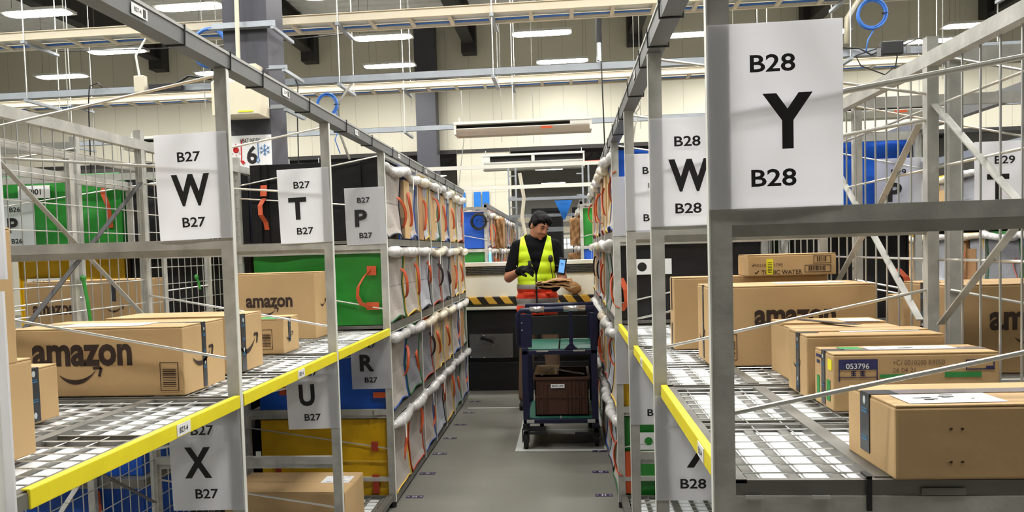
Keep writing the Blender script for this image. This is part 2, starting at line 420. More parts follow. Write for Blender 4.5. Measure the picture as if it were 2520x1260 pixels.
hid = [(x, y) for y in (11.1, 8.6, 6.0, 3.4, .8) for x in (-12.2, -8.4, -5.2, -2.0, 1.2, 4.4, 8.2)] + [(8.5, 18.), (11.5, 15.5), (8.6, 13.6), (.2, 13.6), (4.4, 13.6), (3.9, 19.2), (8.2, 19.2), (12., 19.)]
for x, y in hid: lamp(x, y, 5.75, 'white strip light hanging from the roof outside the view', group='strip lights outside the view')
for k, (x, y, z) in enumerate([(-.6, 29, 5.1), (-.7, 36, 4.9), (-.6, 41, 4.7), (4.5, 29, 5.1), (4.3, 36, 4.9), (-5.6, 29, 5.1), (-9.5, 29, 5.1), (-13.5, 29, 5.1), (-6, 37, 4.9), (-11, 37, 4.9), (9, 29, 5.1), (9, 37, 4.9)]):
    lamp(x, y, z, ('white strip light glowing in the dark hall beyond the wall opening on the ' + ('right' if x > -1.4 else 'left')), far=True, group='strip lights in the hall beyond, ' + ('right' if x > -1.4 else 'left'))

# ---------------------------------------------------------------- cable trays and strut channels overhead
def ladder(name, label, x0, x1, y0, z, w=.5):
    t = thing(name, label, 'cable tray', ((x0 + x1) / 2, y0, z))
    for yy, nm in ((y0, 'side_rail'), (y0 + w, 'side_rail')):
        r = MB().box(x0, x1, yy - .004, yy + .004, z, z + .085).box(x0, x1, yy - .02, yy + .02, z + .081, z + .089).box(x0, x1, yy - .02, yy + .02, z - .004, z + .004)
        part('side_rail', r, 'tray', t)
    x = x0 + .15
    while x < x1: part('rung', MB().box(x - .022, x + .022, y0, y0 + w, z - .002, z + .02), 'tray', t); x += .43
    part('cover', MB().box(x0, x1, y0 + .02, y0 + w - .02, z + .06, z + .066), 'white_panel', t)
    cb = MB()
    for k in range(2):
        yy = y0 + w - .03 - k * .028
        cb.tube([(x0 + (x1 - x0) * i / 24, yy + .012 * math.sin(i * 1.7 + k), z + .03) for i in range(25)], .007, 5)
    part('data_cable', cb, 'cable_blue', t)
ladder('cable_tray', 'cream ladder cable tray crossing at the very top, the nearer one', -9.5, 7.5, 8.6, 3.86, .4)
ladder('cable_tray', 'cream ladder cable tray behind the zinc channel, in front of where the wall turns bright', -12.5, 10, 12.1, 3.85, .4)
def strut(label, x0, x1, y, z, h=.06):
    c = MB().box(x0, x1, y - .02, y - .016, z - h / 2, z + h / 2).box(x0, x1, y - .02, y + .02, z + h / 2 - .003, z + h / 2).box(x0, x1, y - .02, y + .02, z - h / 2, z - h / 2 + .003)
    c.box(x0, x1, y + .016, y + .02, z - h / 2, z - .01)
    o = obj('strut_channel', c, 'channel', origin=((x0 + x1) / 2, y, z)); return tag(o, label, 'metal channel')
strut('long zinc strut channel crossing under the nearer cable tray', -9.5, 7.5, 8.6, 3.25, .075)
strut('long zinc strut channel carrying the air curtains in front of the bright wall', -12.5, 10, 12.1, 3.235, .075)
k = 0
for yb, xs in ((8.55, (-5.9, -2.36, -.72, 2.87, 4.55)), (12.05, (-7.6, -4.9, -2.36, -.74, 2.9, 5.2))):
    for x in xs:
        t = thing('trapeze_hanger', '', 'pipe hanger', (x, yb, 3.2)); k += 1
        px = {8.55: 'nearer', 12.05: 'farther'}[yb]
        t['label'] = 'rods and strut brackets holding the %s cable tray, %s from the left' % (px, ('first', 'second', 'third', 'fourth', 'fifth', 'sixth')[xs.index(x)])
        for yy in (yb, yb + .58):
            part('threaded_rod', MB().cyl((x, yy, 3.16), (x, yy, ZC), .0065, 6), 'zinc', t)
        for zz in (3.2, 3.835):
            part('bracket', MB().box(x - .02, x + .02, yb - .03, yb + .60, zz - .03, zz), 'channel', t)
for x, y in ((-9.0, 10.5), (-8.5, 10.6), (-6.6, 10.4), (-1.1, 14.5), (-.55, 14.8), (1.15, 13.5), (1.25, 13.6), (-4.6, 10.2), (-4.5, 10.4), (2.45, 12.9), (2.6, 12.9), (4.6, 10.5), (5.2, 9.8)):
    tag(obj('hanger_rod', MB().cyl((x, y, 3.3), (x, y, ZC), .006, 6), 'conduit'), 'thin steel rod hanging from the roof among the cable trays', 'hanger rod', 'thin rods hanging from the roof')

def air_unit(label, x0, x1, y, z0, z1, two=False):
    t = thing('air_curtain', label, 'air conditioner', ((x0 + x1) / 2, y, z0)); d = .42; zm = z0 + (z1 - z0) * .48
    b = MB()
    b.box(x0, x1, y, y + d, z1 - .035, z1)
    b.box(x0, x0 + .03, y + .01, y + d, z0, z1 - .035); b.box(x1 - .03, x1, y + .01, y + d, z0, z1 - .035)
    b.box(x0, x1, y + d - .03, y + d, z0, z1)
    if not two: b.box(x1 - .3, x1, y + .015, y + d, zm, z1 - .03)
    else: b.box(x0, x0 + .15, y + .015, y + d, zm, z1 - .03).box((x0 + x1) / 2 - .03, (x0 + x1) / 2 + .03, y + .01, y + d, zm, z1 - .03)
    part('casing', b, 'white_panel', t)
    part('grille', MB().box(x0 + .02, x1 - .02, y + .12, y + .14, zm, z1 - .03), 'black', t)
    vs = MB().grid(lambda u, v: (x0 + (x1 - x0) * u, y + .02 + .16 * v ** 2, zm - (zm - z0) * v), 1, 6, thick=(0, .02, 0))
    part('louver', vs, 'white_panel', t, smooth=False)
    part('outlet', MB().box(x0 + .02, x1 - .02, y + .02, y + d - .02, zm - .012, zm), 'white_panel', t)
    if not two:
        xm = (x0 + x1) / 2 + .3
        part('sticker', MB().box(xm - .04, xm + .12, y + .012, y + .018, zm - .05, zm - .015), 'orange', t)
    for x in (x0 + .05, x1 - .05): part('hanger', MB().cyl((x, y + .25, z1), (x, y + .25, 3.3), .01, 6), 'zinc', t)
air_unit('white air curtain with a black slot hanging above the middle of the aisle', -1.545, .385, 11.45, 3.03, 3.2)
air_unit('white air curtain half hidden behind the W sign of the left rack', -6.5, -4.7, 11.45, 3.03, 3.2)
air_unit('white air curtain seen through the wire mesh of the right rack', 3.2, 5.1, 11.45, 3.03, 3.2)
air_unit('white air unit with two dark openings, farther and lower above the aisle', -1.56, .37, 15.4, 2.92, 3.2, True)
air_unit('white air unit beyond the slate column, just over the left rack', -5.45, -4.75, 15.4, 2.95, 3.18, True)

# slate columns
def col(x0, x1, y0, y1, n, zt=7.3):
    c = MB().box(x0, x1, y0, y1, 0, zt)
    return struct('trim_%d' % n, c, 'column')
col(-3.22, -2.785, 7.6, 8.05, 20); col(-3.7, -3.2, 20.4, 20.9, 21)
t = thing('angle_bracket', 'pair of steel angle brackets clamped around the near slate column at the top', 'bracket', (-3, 7.5, 3.55))
for z in (3.55,):
    part('angle', MB().box(-3.33, -2.7, 7.52, 7.6, z - .004, z + .004).box(-3.33, -2.7, 7.595, 7.6, z, z + .07), 'channel', t)
    part('angle', MB().box(-2.72, -2.69, 7.52, 8.1, z - .03, z), 'channel', t)
for z in (3.15, 2.78):
    part('angle', MB().box(-2.78, -2.6, 7.53, 7.6, z - .004, z + .004).box(-2.78, -2.6, 7.595, 7.6, z, z + .045).box(-2.63, -2.6, 7.53, 8.1, z - .03, z), 'channel', t)
t = thing('power_box', 'cream sheet metal box with a sloping hood on the near slate column', 'electrical box', (-3, 7.35, 2.7))
b = MB().poly([(7.59, 2.695), (7.3, 2.695), (7.3, 3.0), (7.45, 3.08), (7.59, 3.08)], lambda a, c, h: (-3.23 + h * .44, a, c), 1)
b.box(-3.14, -2.84, 7.42, 7.59, 3.07, 3.18)
part('casing', b, 'cream_plain', t, bevel=.004)
part('warning_strip', MB().box(-2.98, -2.84, 7.294, 7.3, 2.715, 2.727), 'yellow_label', t)
tag(obj('conduit', MB().tube([(-3.04, 7.5, 3.16), (-3.04, 7.52, 3.8), (-3.04, 7.55, 7.3)], .022, 8), 'cream_plain'), 'cream conduit running down the near slate column into the box', 'conduit')
# heat index poster
t = thing('poster', 'white heat index poster with a large 6 on the slate column', 'poster', (-3, 7.585, 2.26))
hx0, hx1, hz0, hz1 = -3.215, -2.785, 2.13, 2.545; yy = 7.585
part('sheet', MB().box(hx0, hx1, yy, yy + .01, hz0, hz1), 'white_label', t)
q = MB(); put_text(q, 'HEAT INDEX', (-3.09, yy - .002, 2.475), (1, 0, 0), (0, 0, 1), .2, .04, .01); part('heading', q, 'ink', t)
q = MB(); put_text(q, '6', (-3.03, yy - .002, 2.27), (1, 0, 0), (0, 0, 1), .105, .175, .03); part('number', q, 'ink', t)
q = MB(); q.tube([(-3.135 + .022 * math.cos(a), yy - .002, 2.41 + .022 * math.sin(a)) for a in [i * PI / 8 for i in range(16)]], .014, 4, closed=True, flat=.2)
q.ball((-3.135, yy - .001, 2.41), (.03, .002, .03))
for i in range(8): a = i * PI / 4; q.bar((-3.135 + .045 * math.cos(a), yy - .002, 2.41 + .045 * math.sin(a)), (-3.135 + .06 * math.cos(a), yy - .002, 2.41 + .06 * math.sin(a)), .006, .003)
q.tube([(-3.05, yy - .003, 2.5), (-3.075, yy - .003, 2.5), (-3.082, yy - .003, 2.45), (-3.082, yy - .003, 2.34), (-3.09, yy - .003, 2.3), (-3.07, yy - .003, 2.27), (-3.05, yy - .003, 2.29)], .005, 4); q.ball((-3.07, yy - .001, 2.295), (.014, .002, .014))
part('hot_symbol', q, 'red', t)
q = MB(); sx, sz = -2.85, 2.4
for i in range(6):
    a = i * PI / 3 + PI / 2; d = Vector((math.cos(a), 0, math.sin(a))); c0 = Vector((sx, yy - .003, sz)); q.bar(c0, c0 + d * .055, .008, .003)
    for s_ in (-1, 1):
        e = Vector((math.cos(a + s_ * .8), 0, math.sin(a + s_ * .8))); q.bar(c0 + d * .03, c0 + d * .03 + e * .02, .006, .003)
q.tube([(-2.915, yy - .003, 2.5), (-2.915, yy - .003, 2.34), (-2.905, yy - .003, 2.3), (-2.92, yy - .003, 2.28), (-2.935, yy - .003, 2.3), (-2.925, yy - .003, 2.34)], .005, 4)
part('cold_symbol', q, 'sky_blue', t)
# cable coils
def coil(label, c, r, k, m, n=6, wire=.007, tail=None, tilt=0.):
    t = thing('cable_coil', label, 'cable', c); q = MB(); rnd = random.Random(k)
    for i in range(n):
        rr = r * (.86 + .2 * rnd.random()); dx, dz = r * .08 * (rnd.random() - .5), r * .08 * (rnd.random() - .5); dy = .05 * (rnd.random() - .5)
        q.tube([(dx + rr * math.cos(a), dy + tilt * math.sin(a) * r, dz + rr * math.sin(a) * 1.05) for a in [j * 2 * PI / 28 for j in range(28)]], wire, 5, closed=True)
    obj('loops', q, m, t, smooth=True)
    if tail: obj('tail', MB().tube([Vector(p) - Vector(c) for p in tail], wire * .8, 5), m, t, smooth=True)
    obj('tie', MB().tube([(r * .93 + 0, -.03, 0), (r * .93 + .03, 0, 0), (r * .93, .03, 0), (r * .93 - .03, 0, 0)], .006, 5, closed=True), 'black', t)
coil('large coil of blue network cable hanging behind the grey duct beside the column', (-3.75, 8.5, 3.64), .2, 1, 'cable_blue', 9, .011)
coil('coil of blue network cable hanging behind the left rack duct, left of the far column', (-2.49, 8.5, 2.97), .11, 2, 'cable_blue', 7, .007, [(-2.4, 8.5, 2.9), (-2.36, 8.5, 2.75), (-2.42, 8.5, 2.6), (-2.37, 8.5, 2.45)])
coil('round coil of blue network cable hanging above the right rack', (3.06, 8.5, 3.6), .135, 3, 'cable_blue', 8, .009, [(3.08, 8.5, 3.46), (3.02, 8.5, 3.35), (3.0, 8.5, 3.24)])
coil('coil of black cable hung on the blue bag beyond the conveyor', (-.99, 9.22, 1.71), .085, 4, 'cable_black', 7, .008)
t = thing('network_device', 'black network device strapped to the zinc channel above the right rack', 'electronic device', (3.25, 8.55, 3.3))
part('case', MB().box(3.15, 3.36, 8.5, 8.58, 3.2, 3.33), 'black', t, bevel=.01)
q = MB()
q.tube([(2.75, 8.55, 3.3), (2.95, 8.54, 3.28), (3.05, 8.5, 3.2), (3.15, 8.5, 3.24)], .008, 5).tube([(3.3, 8.5, 3.2), (3.28, 8.5, 3.08), (3.18, 8.5, 3.0), (2.95, 8.5, 3.1), (2.9, 8.5, 3.2), (3.1, 8.5, 3.26)], .007, 5)
q.tube([(3.36, 8.5, 3.28), (3.5, 8.5, 3.34), (3.6, 8.5, 3.3), (3.62, 8.5, 3.1)], .007, 5)
part('cable', q, 'cable_black', t)
part('bracket', MB().box(3.1, 3.14, 8.49, 8.5, 3.18, 3.26).box(3.38, 3.42, 8.49, 8.5, 3.2, 3.28), 'chrome', t)
# black device at left end
t = thing('junction_box', 'white cable junction with black plugs left of the first rack post', 'electrical box', (-4.6, 8.5, 3.3))
part('case', MB().box(-4.62, -4.5, 8.48, 8.56, 3.2, 3.38), 'cream_plain', t, bevel=.01)
part('plug', MB().box(-4.46, -4.1, 8.5, 8.56, 3.22, 3.28).tube([(-4.2, 8.5, 3.25), (-4.0, 8.5, 3.35), (-3.75, 8.5, 3.3)], .014, 6), 'black', t)
part('cable', MB().tube([(-4.57, 8.52, 3.38), (-4.6, 8.52, 3.6), (-4.52, 8.6, 3.8)], .012, 6), 'white_panel', t)
def cable(label, pts, r=.007, m='cable_black', cat='cable'):
    c = Vector(pts[0]); return tag(obj('cable', MB().tube(pts, r, 5), m, origin=c, smooth=True), label, cat)
cable('black cable dropping from the zinc channel in front of the far slate column', [(-2.83, 8.55, 3.29), (-2.86, 8.57, 3.3), (-2.82, 8.56, 3.2), (-2.82, 8.5, 2.9), (-2.83, 8.5, 2.2), (-2.9, 8.5, 1.9), (-2.93, 8.5, 1.6)])
cable('black cable looping over the channel and dropping at the far left', [(-5.0, 8.52, 3.28), (-5.05, 8.52, 3.33), (-5.15, 8.52, 3.3), (-5.17, 8.52, 3.1), (-5.19, 8.52, 2.0)])
cable('black cable dropping from the zinc channel near the right rack duct', [(.36, 8.55, 3.3), (.4, 8.55, 3.28), (.4, 8.5, 3.1), (.42, 8.5, 2.0)])
cable('long thin black cable sagging across the upper wall', [(-9, 14, 5.2)] + [(-9 + i * 1., 14, 5.2 - .25 * math.sin(PI * i / 9) + .05 * i) for i in range(1, 10)], .012)
cable('grey flexible conduit hanging left of the far column', [(-2.25, 8.6, 3.2), (-2.4, 8.6, 3.0), (-2.4, 8.6, 2.7), (-2.3, 8.6, 2.4)], .014, 'conduit')
cable('cream flexible conduit arching down to the junction above the right rack', [(3.15, 8.6, 3.9), (2.98, 8.6, 3.8), (2.86, 8.6, 3.6), (2.85, 8.6, 3.35)], .03, 'cream_plain')
t = thing('socket_plate', 'small white plate with a socket hanging under the zinc channel left of the right duct', 'socket', (.78, 8.6, 3.1))
part('plate', MB().box(.72, .86, 8.58, 8.6, 3.07, 3.15), 'white_panel', t); part('socket', MB().ball((.79, 8.575, 3.11), (.022, .01, .022)), 'black', t)
q = MB(); q.tube([(.79, 8.58, 3.08), (.8, 8.55, 3.0), (.76, 8.55, 2.85), (.78, 8.55, 2.8), (.74, 8.55, 2.75), (.76, 8.55, 2.7), (.72, 8.5, 2.6), (.7, 8.5, 2.45)], .008, 5); part('cable', q, 'conduit', t)
# pendant pole on the wall side
t = thing('drop_pole', 'black and silver drop pole hanging from a girder above the aisle', 'pole', (.6, 13.5, 6.6))
part('upper_pole', MB().cyl((.6, 13.5, 6.6), (.6, 13.5, 4.7), .05, 10), 'black', t); part('lower_pole', MB().cyl((.6, 13.5, 4.7), (.6, 13.5, 4.35), .042, 10), 'chrome', t)

# ---------------------------------------------------------------- shelving racks
def post_mb(x0, x1, y0, y1, z0, z1):
    t = .003; l = .011
    o = [(x0, y0), (x1, y0), (x1, y1), (x1 - l, y1), (x1 - l, y1 - t), (x1 - t, y1 - t), (x1 - t, y0 + t), (x0 + t, y0 + t), (x0 + t, y1 - t), (x0 + l, y1 - t), (x0 + l, y1), (x0, y1)]
    b = MB(); n = len(o); b.add([(a, c, z) for z in (z0, z1) for a, c in o], [(i, (i + 1) % n, (i + 1) % n + n, i + n) for i in range(n)])
    for z, k in ((z0, 0), (z1, n)):
        b.add([], [])
        b.f += [(k, k + 1, k + 6, k + 7), (k + 1, k + 2, k + 5, k + 6), (k + 2, k + 3, k + 4, k + 5), (k, k + 7, k + 8, k + 11), (k + 8, k + 9, k + 10, k + 11)]; b.m += [0] * 5
    return b

def deck(root, xa, xb, ya, yb, z, strip=None, label=True):
    """wire deck with frame, liner and middle channel; xa aisle side, xb rear side"""
    x0, x1 = min(xa, xb), max(xa, xb); sg = 1 if xb > xa else -1
    f = MB(); h = .028
    f.box(x0, x0 + .012, ya, yb, z - h, z).box(x1 - .012, x1, ya, yb, z - h, z).box(x0 + .012, x1 - .012, ya, ya + .012, z - h, z - .0004).box(x0 + .012, x1 - .012, yb - .012, yb, z - h, z - .0004)
    xe = xa + sg * .012
    f.box(xe, xe + sg * .022, ya, yb, z - .006, z + .001)                      # grey lip along the aisle edge
    xm = xa + sg * .262
    f.box(xm - .016, xm + .016, ya + .013, yb - .013, z - .027, z + .002)
    xs = []; xx = .055
    while xx < abs(xb - xa) - .03:
        if abs(xx - .262) > .03: xs.append(xa + sg * xx)
        xx += .0735
    for xx in xs: f.box(xx - .010, xx + .010, ya + .013, yb - .013, z - .016, z - .012)
    ym = (ya + yb) / 2
    for y in (ym - .028, ym + .022): f.box(x0, x1, y, y + .006, z - .028, z - .003)
    d = part('deck_frame', f, 'galv_dark', root)
    w = MB(); y = ya + .05; i = 0
    while y < yb - .02:
        w.cyl((x0 + .005, y, z - .002), (x1 - .005, y, z - .002), .0017, 5); y += .0575
    for x in xs: w.cyl((x + .01, ya + .005, z - .0055), (x + .01, yb - .005, z - .0055), .0016, 5)
    part('wires', w, 'zinc', root, parent=d)
    part('liner', MB().box(x0 + .045, x1 - .02, ya + .03, ym - .035, z - .022, z - .018).box(x0 + .045, x1 - .02, ym + .035, yb - .03, z - .022, z - .018), 'liner', root, parent=d)
    if strip:
        xk = xa
        s = MB().box(xa - sg * .004, xa + sg * .003, strip[0], strip[1], z - .03, z + .006).box(xa - sg * .004, xa + sg * .014, strip[0], strip[1], z + .003, z + .007)
        part('edge_strip', s, 'yellow', root, parent=d, bevel=.002)
        if strip[2] is None: return d
        e = MB().box(xa - sg * .0055, xa - sg * .004, strip[2], strip[2] + .07, z - .026, z + .003)
        st = part('sticker', e, 'white_label', root, parent=d); q = MB(); put_text(q, 'B27-4' if sg < 0 else 'B28-4', (xa - sg * .0062, strip[2] + (.012 if sg < 0 else .058), z - .019), (0, -sg, 0), (0, 0, 1), .042, .014, .01); part('print', q, 'ink', root, parent=d)
    return d

def mesh_panel(root, x, ya, yb, z0, z1, sy, sz, r=.0022, name='back_mesh'):
    m = MB()
    y = ya + sy * .5
    while y < yb: m.cyl((x, y, z0), (x, y, z1), r, 5); y += sy
    z = z0 + sz * .5
    while z < z1: m.cyl((x + .005, ya, z), (x + .005, yb, z), r, 5); z += sz
    return part(name, m, 'zinc', root)

def beam(root, xa, xb, y, z1, hh=.028, step=True, name='cross_beam'):
    x0, x1 = min(xa, xb), max(xa, xb)
    b = MB().box(x0, x1, y, y + .022, z1 - hh, z1)
    if step: b.box(x0, x1, y + .008, y + .0215, z1 - hh - .02, z1 - hh + .001)
    return part(name, b, 'galv', root)

def rack(label, xa, depth, sg, frames, bagframes, y_end, near_y):
    t = thing('shelving_rack', label, 'shelving rack', (xa + sg * depth / 2, (frames[0] + y_end) / 2, 0))
    xb = xa + sg * depth
    for y in frames:
        part('upright_post', post_mb(*sorted((xa, xa + sg * .035)), y, y + .018, .03, 1.905), 'galv', t)
        part('upright_post', post_mb(*sorted((xb, xb - sg * .03)), y, y + .03, .03, 1.91), 'galv', t)
        part('foot', MB().cyl((xa + sg * .018, y + .012, 0), (xa + sg * .018, y + .012, .03), .02, 10), 'rubber', t)
        part('foot', MB().cyl((xb - sg * .018, y + .012, 0), (xb - sg * .018, y + .012, .03), .02, 10), 'rubber', t)
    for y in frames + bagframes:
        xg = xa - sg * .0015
        part('lit_edge_strip', MB().box(xg - .0012, xg + .0012, y - .001, y + (.018 if y in frames else .012), .03, 1.903), 'white_panel', t)  # white strip added to imitate the brightly lit side face of each post
    for y in bagframes:
        part('upright_post', post_mb(*sorted((xa, xa + sg * .03)), y, y + .012, .03, 1.905), 'galv', t)
        part('upright_post', post_mb(*sorted((xb, xb - sg * .03)), y, y + .03, .03, 1.91), 'galv', t)
    xi, xj = xa + sg * .035, xb - sg * .03
    for n, y in enumerate(frames):
        beam(t, xi, xj, y, 1.422); 
        beam(t, xi, xj, y, .936, step=False)
        beam(t, xi, xj, y, .535, .03); beam(t, xi, xj, y, .165, .022, step=False)
        def rod(za, zb, m='rod', r=.0042):
            part('brace_rod', MB().cyl((xa + sg * .03, y + .010, za), (xb - sg * .012, y + .012, zb), r, 8), m, t)
        rod(1.887, 1.755); rod(1.58 if sg > 0 else 1.62, 1.69, r=.005 if sg > 0 else .0042)
        rod(1.075, 1.225); rod(.86, .70) if n else None; rod(.32, .44)
    # top side beams along the rack
    part('top_rail', MB().box(*sorted((xb + sg * .001, xb - sg * .031)), frames[0] - .001, y_end, 1.83, 1.868), 'galv', t)
    part('top_rail', MB().box(*sorted((xa + sg * .005, xa + sg * .029)), frames[-1] + .02, y_end, 1.885, 1.9035), 'galv', t)
    return t, xb

XL, XR = -.952, .240
FL = [1.245, 2.25, 3.245, 4.25]
FR = [1.393, 2.34, 3.295, 4.25]
BF = [5.19, 5.66, 6.13, 6.60, 7.07, 7.52]
def finish(t, xa, xb, sg, frames, strips, ydecks):
    for (ya, yb), st in zip(ydecks, strips):
        deck(t, xa + (.02 if sg > 0 else 0), xb, ya, yb, .963, st)
    # lower levels of the open bays
    for ya, yb in ydecks:
        deck(t, xa + sg * .01, xb, ya, yb, .07)
    # shelves of the bag bays
    for z in (.055, .515, .985, 1.445):
        s = MB().box(*sorted((xa + sg * .012, xb)), 4.27, 7.54, z - .018, z)
        s.box(*sorted((xa + sg * .002, xa + sg * .012)), 4.27, 7.54, z - .035, z + .004)
        part('bag_shelf', s, 'galv_dark', t)
    for z in (.515, .985, 1.445, 1.9):
        q = MB(); 
        q.cyl((xa + sg * .012, 4.27, z - .045), (xa + sg * .012, 7.54, z - .045), .006, 6)
        part('hanging_rail', q, 'zinc', t)
tL, xbL = rack('galvanised shelving rack of row B27 on the left of the aisle', XL, .828, -1, FL, BF, 7.55, 1.3)
finish(tL, XL, xbL, -1, FL, [(1.322, 2.245, 1.86), (2.275, 3.24, 2.75), (3.27, 4.245, None)], [(1.27, 2.245), (2.272, 3.24), (3.267, 4.245)])
tR, xbR = rack('galvanised shelving rack of row B28 on the right of the aisle', XR, .775, 1, FR, BF, 7.55, .4)
finish(tR, XR, xbR, 1, FR, [(1.42, 2.335, 1.6), (2.365, 3.29, 2.9), (3.315, 4.245, 3.5)], [(1.396, 2.335), (2.362, 3.29), (3.317, 4.245)])
# rear mesh and flat braces
for ya, yb in ((1.34, 2.25), (2.28, 3.245), (3.275, 4.25)):
    mesh_panel(tL, -1.765, ya, yb, .1, 1.84, .062, .075 if ya > 3 else .095)
part('mesh_frame', MB().box(-1.76, -1.75, 3.39, 3.42, .96, 1.385).box(-1.76, -1.75, 3.84, 3.865, .96, 1.385).box(-1.76, -1.75, 3.3, 4.24, 1.385, 1.405), 'galv', tL)
for y0_, y1_ in ((2.31, 3.22), (1.36, 2.22)):
    part('flat_brace', MB().bar((-1.752, y0_ + .06, 1.70), (-1.752, y1_, 1.13), .004, .02, up=(1, 0, 0)), 'galv', tL)
    part('flat_brace', MB().bar((-1.745, y0_ + .1, 1.13), (-1.745, y1_, 1.69), .02, .004), 'girder', tL)
    part('flat_brace', MB().bar((-1.752, y0_, .9), (-1.752, y1_, .35), .02, .004), 'galv_dark', tL)
    part('flat_brace', MB().bar((-1.745, y0_, .35), (-1.745, y1_, .9), .02, .004), 'galv_dark', tL)
part('mesh_frame', MB().box(-1.79, -1.775, 2.28, 3.2, 1.655, 1.69).box(-1.79, -1.775, 2.28, 3.3, 1.74, 1.765).box(-1.78, -1.76, 2.76, 2.785, .97, 1.74).box(-1.79, -1.77, 3.18, 3.2, 1.42, 1.69), 'galv', tL)
for ya, yb in ((1.42, 2.34), (2.375, 3.295), (3.33, 4.25)):
    m = mesh_panel(tR, 1.012, ya, yb, .1, 1.84, .092, 9., .003)
    for z in (1.725, 1.557, 1.305, .6, .35): part('horizontal_bar', MB().cyl((1.015, ya, z), (1.015, yb, z), .004, 6), 'rod', tR)
for (p, q_) in (((1.005, 2.388, 1.76), (1.005, 1.9, 1.42)), ((1.005, 2.31, 1.13), (1.005, 1.9, 1.41)), ((1.005, 2.82, 1.40), (1.005, 2.44, 1.13)), ((1.005, 2.86, 1.40), (1.005, 3.25, 1.15)), ((1.005, 2.44, 1.69), (1.005, 2.8, 1.43)), ((1.005, 3.25, 1.7), (1.005, 2.86, 1.42)), ((1.005, 3.36, 1.7), (1.005, 4.2, 1.15))):
    part('flat_brace', MB().bar(p, q_, .02, .004), 'galv', tR)
part('cable_tie', MB().box(.487, .495, 1.388, 1.3925, .912, .969).box(.487, .495, 1.388, 1.42, .967, .971), 'strap', tR)
part('slot', MB().box(.575, .645, 1.3915, 1.3925, .938, .95), 'galv_dark', tR)
for x in (.29, .4): part('hook', MB().box(x, x + .028, 1.386, 1.392, .933, .938), 'zinc', tR)
part('hook', MB().box(-1.06, -1.03, 4.24, 4.248, .53, .536).box(-1.16, -1.06, 4.243, 4.248, .50, .503).box(-1.05, -1.03, 4.24, 4.248, .505, .53), 'zinc', tL)
part('hook', MB().box(-1.32, -1.28, 3.235, 3.243, .535, .541).box(-1.31, -1.29, 3.235, 3.243, .541, .56), 'zinc', tL)
part('hook', MB().box(-1.54, -1.46, 3.225, 3.24, .475, .49), 'zinc', tL)

# cable ducts on top of both racks
def duct(label, x0, x1, xs, straps, labels, y1, sidex):
    t = thing('cable_duct', label, 'cable duct', ((x0 + x1) / 2, 4, 1.905))
    pr = [(x0, 1.906), (x1, 1.906), (x1 + .002, 1.943), (x0 - .002, 1.943)]
    part('trough', MB().poly(pr, lambda a, c, h: (a, -.4 + h * (y1 + .4), c), 1), 'duct', t)
    part('lid', MB().box(x0 - .005, x1 + .005, -.4, y1, 1.943, 1.951), 'duct_lid', t)
    for y in straps:
        part('strap', MB().tube([(x0 - .006, y, 1.953), (x0 - .004, y, 1.904), (x1 + .004, y, 1.904), (x1 + .006, y, 1.953)], .0035, 6, closed=True), 'strap', t)
    for y, tx in labels:
        sx = x1 + .003 if sidex > 0 else x0 - .003
        a = part('sticker', MB().box(sx, sx + sidex * .001, y, y + .07, 1.913, 1.938), 'white_label', t)
        q = MB(); put_text(q, tx, (sx + sidex * .0015, y + .012 if sidex > 0 else y + .045, 1.921), (0, sidex, 0), (0, 0, 1), .03, .01, .01)
        q.box(sx + sidex * .001, sx + sidex * .0015, y + .05, y + .062, 1.916, 1.935)
        part('print', q, 'ink', t, parent=a)
    return t
st = [1.5, 1.99, 2.27, 2.52, 2.99, 3.5, 3.97, 4.45, 4.93, 5.4, 5.9, 6.4, 6.9]
duct('grey cable duct with black straps running on top of the left rack', -.995, -.948, 0, st, [(1.74, 'B27-4'), (2.7, '27'), (3.65, '27'), (4.6, '27'), (5.5, '27')], 7.6, 1)
duct('grey cable duct with black straps running on top of the right rack', .236, .283, 0, st, [(2.7, '28'), (3.65, '28'), (4.6, '28')], 7.6, -1)

# ---------------------------------------------------------------- laminated signs
def sign(label, x, y, z, code, letter, left, tilt=0., lw=.30, cc=None):
    """x = post edge the sheet is flush with; left sheets reach to -x, right ones to +x"""
    w, h = .216, .303
    t = thing('aisle_sign', label, 'sign', (x, y, z))
    ox = -w if left else 0
    cr, sr = math.cos(tilt), math.sin(tilt)
    def P(u, v, d=0): # u from left 0..w, v from top
        a, b = ox + u, h - v
        return (a * cr - b * sr, -.003 - d, a * sr + b * cr)
    s = MB()
    s.grid(lambda u, v: Vector(P(u * w, (1 - v) * h, .002 * math.sin(5 * u + 3 * v) * (u if not left else 1 - u))), 8, 8, thick=(0, .0012, 0))
    obj('sheet', s, 'paper', t, smooth=False)
    r = Vector((cr, 0, sr)); u_ = Vector((-sr, 0, cr))
    q = MB()
    c0 = .315
    put_text(q, code, P(c0 * w, .268 * h, .003), r, u_, .335 * w if not left else .32 * w, .095 * h, .018)
    obj('row_code', q, 'ink', t); q = MB()
    put_text(q, code, P((c0 + (0 if not left else .015)) * w, .885 * h, .003), r, u_, .335 * w if not left else .32 * w, .095 * h, .018)
    obj('row_code', q, 'ink', t)
    q = MB(); wd = {'W': .53, 'Y': .37, 'T': .35, 'P': .31, 'U': .31, 'X': .38, 'R': .36, 'S': .3}[letter]
    lc = {'W': .475, 'U': .40, 'X': .39, 'R': .40, 'T': .37, 'P': .39}.get(letter, .4) if left else {'W': .5}.get(letter, .59)
    put_text(q, letter, P((lc - wd / 2) * w, .684 * h, .003), r, u_, wd * w, .3 * h, .036)
    obj('bay_letter', q, 'ink', t)
    tp = MB()
    return t
e = -.9505
sign('white laminated sign W of row B27 on the first left rack post', e, 2.25, 1.425, 'B27', 'W', True, .02)
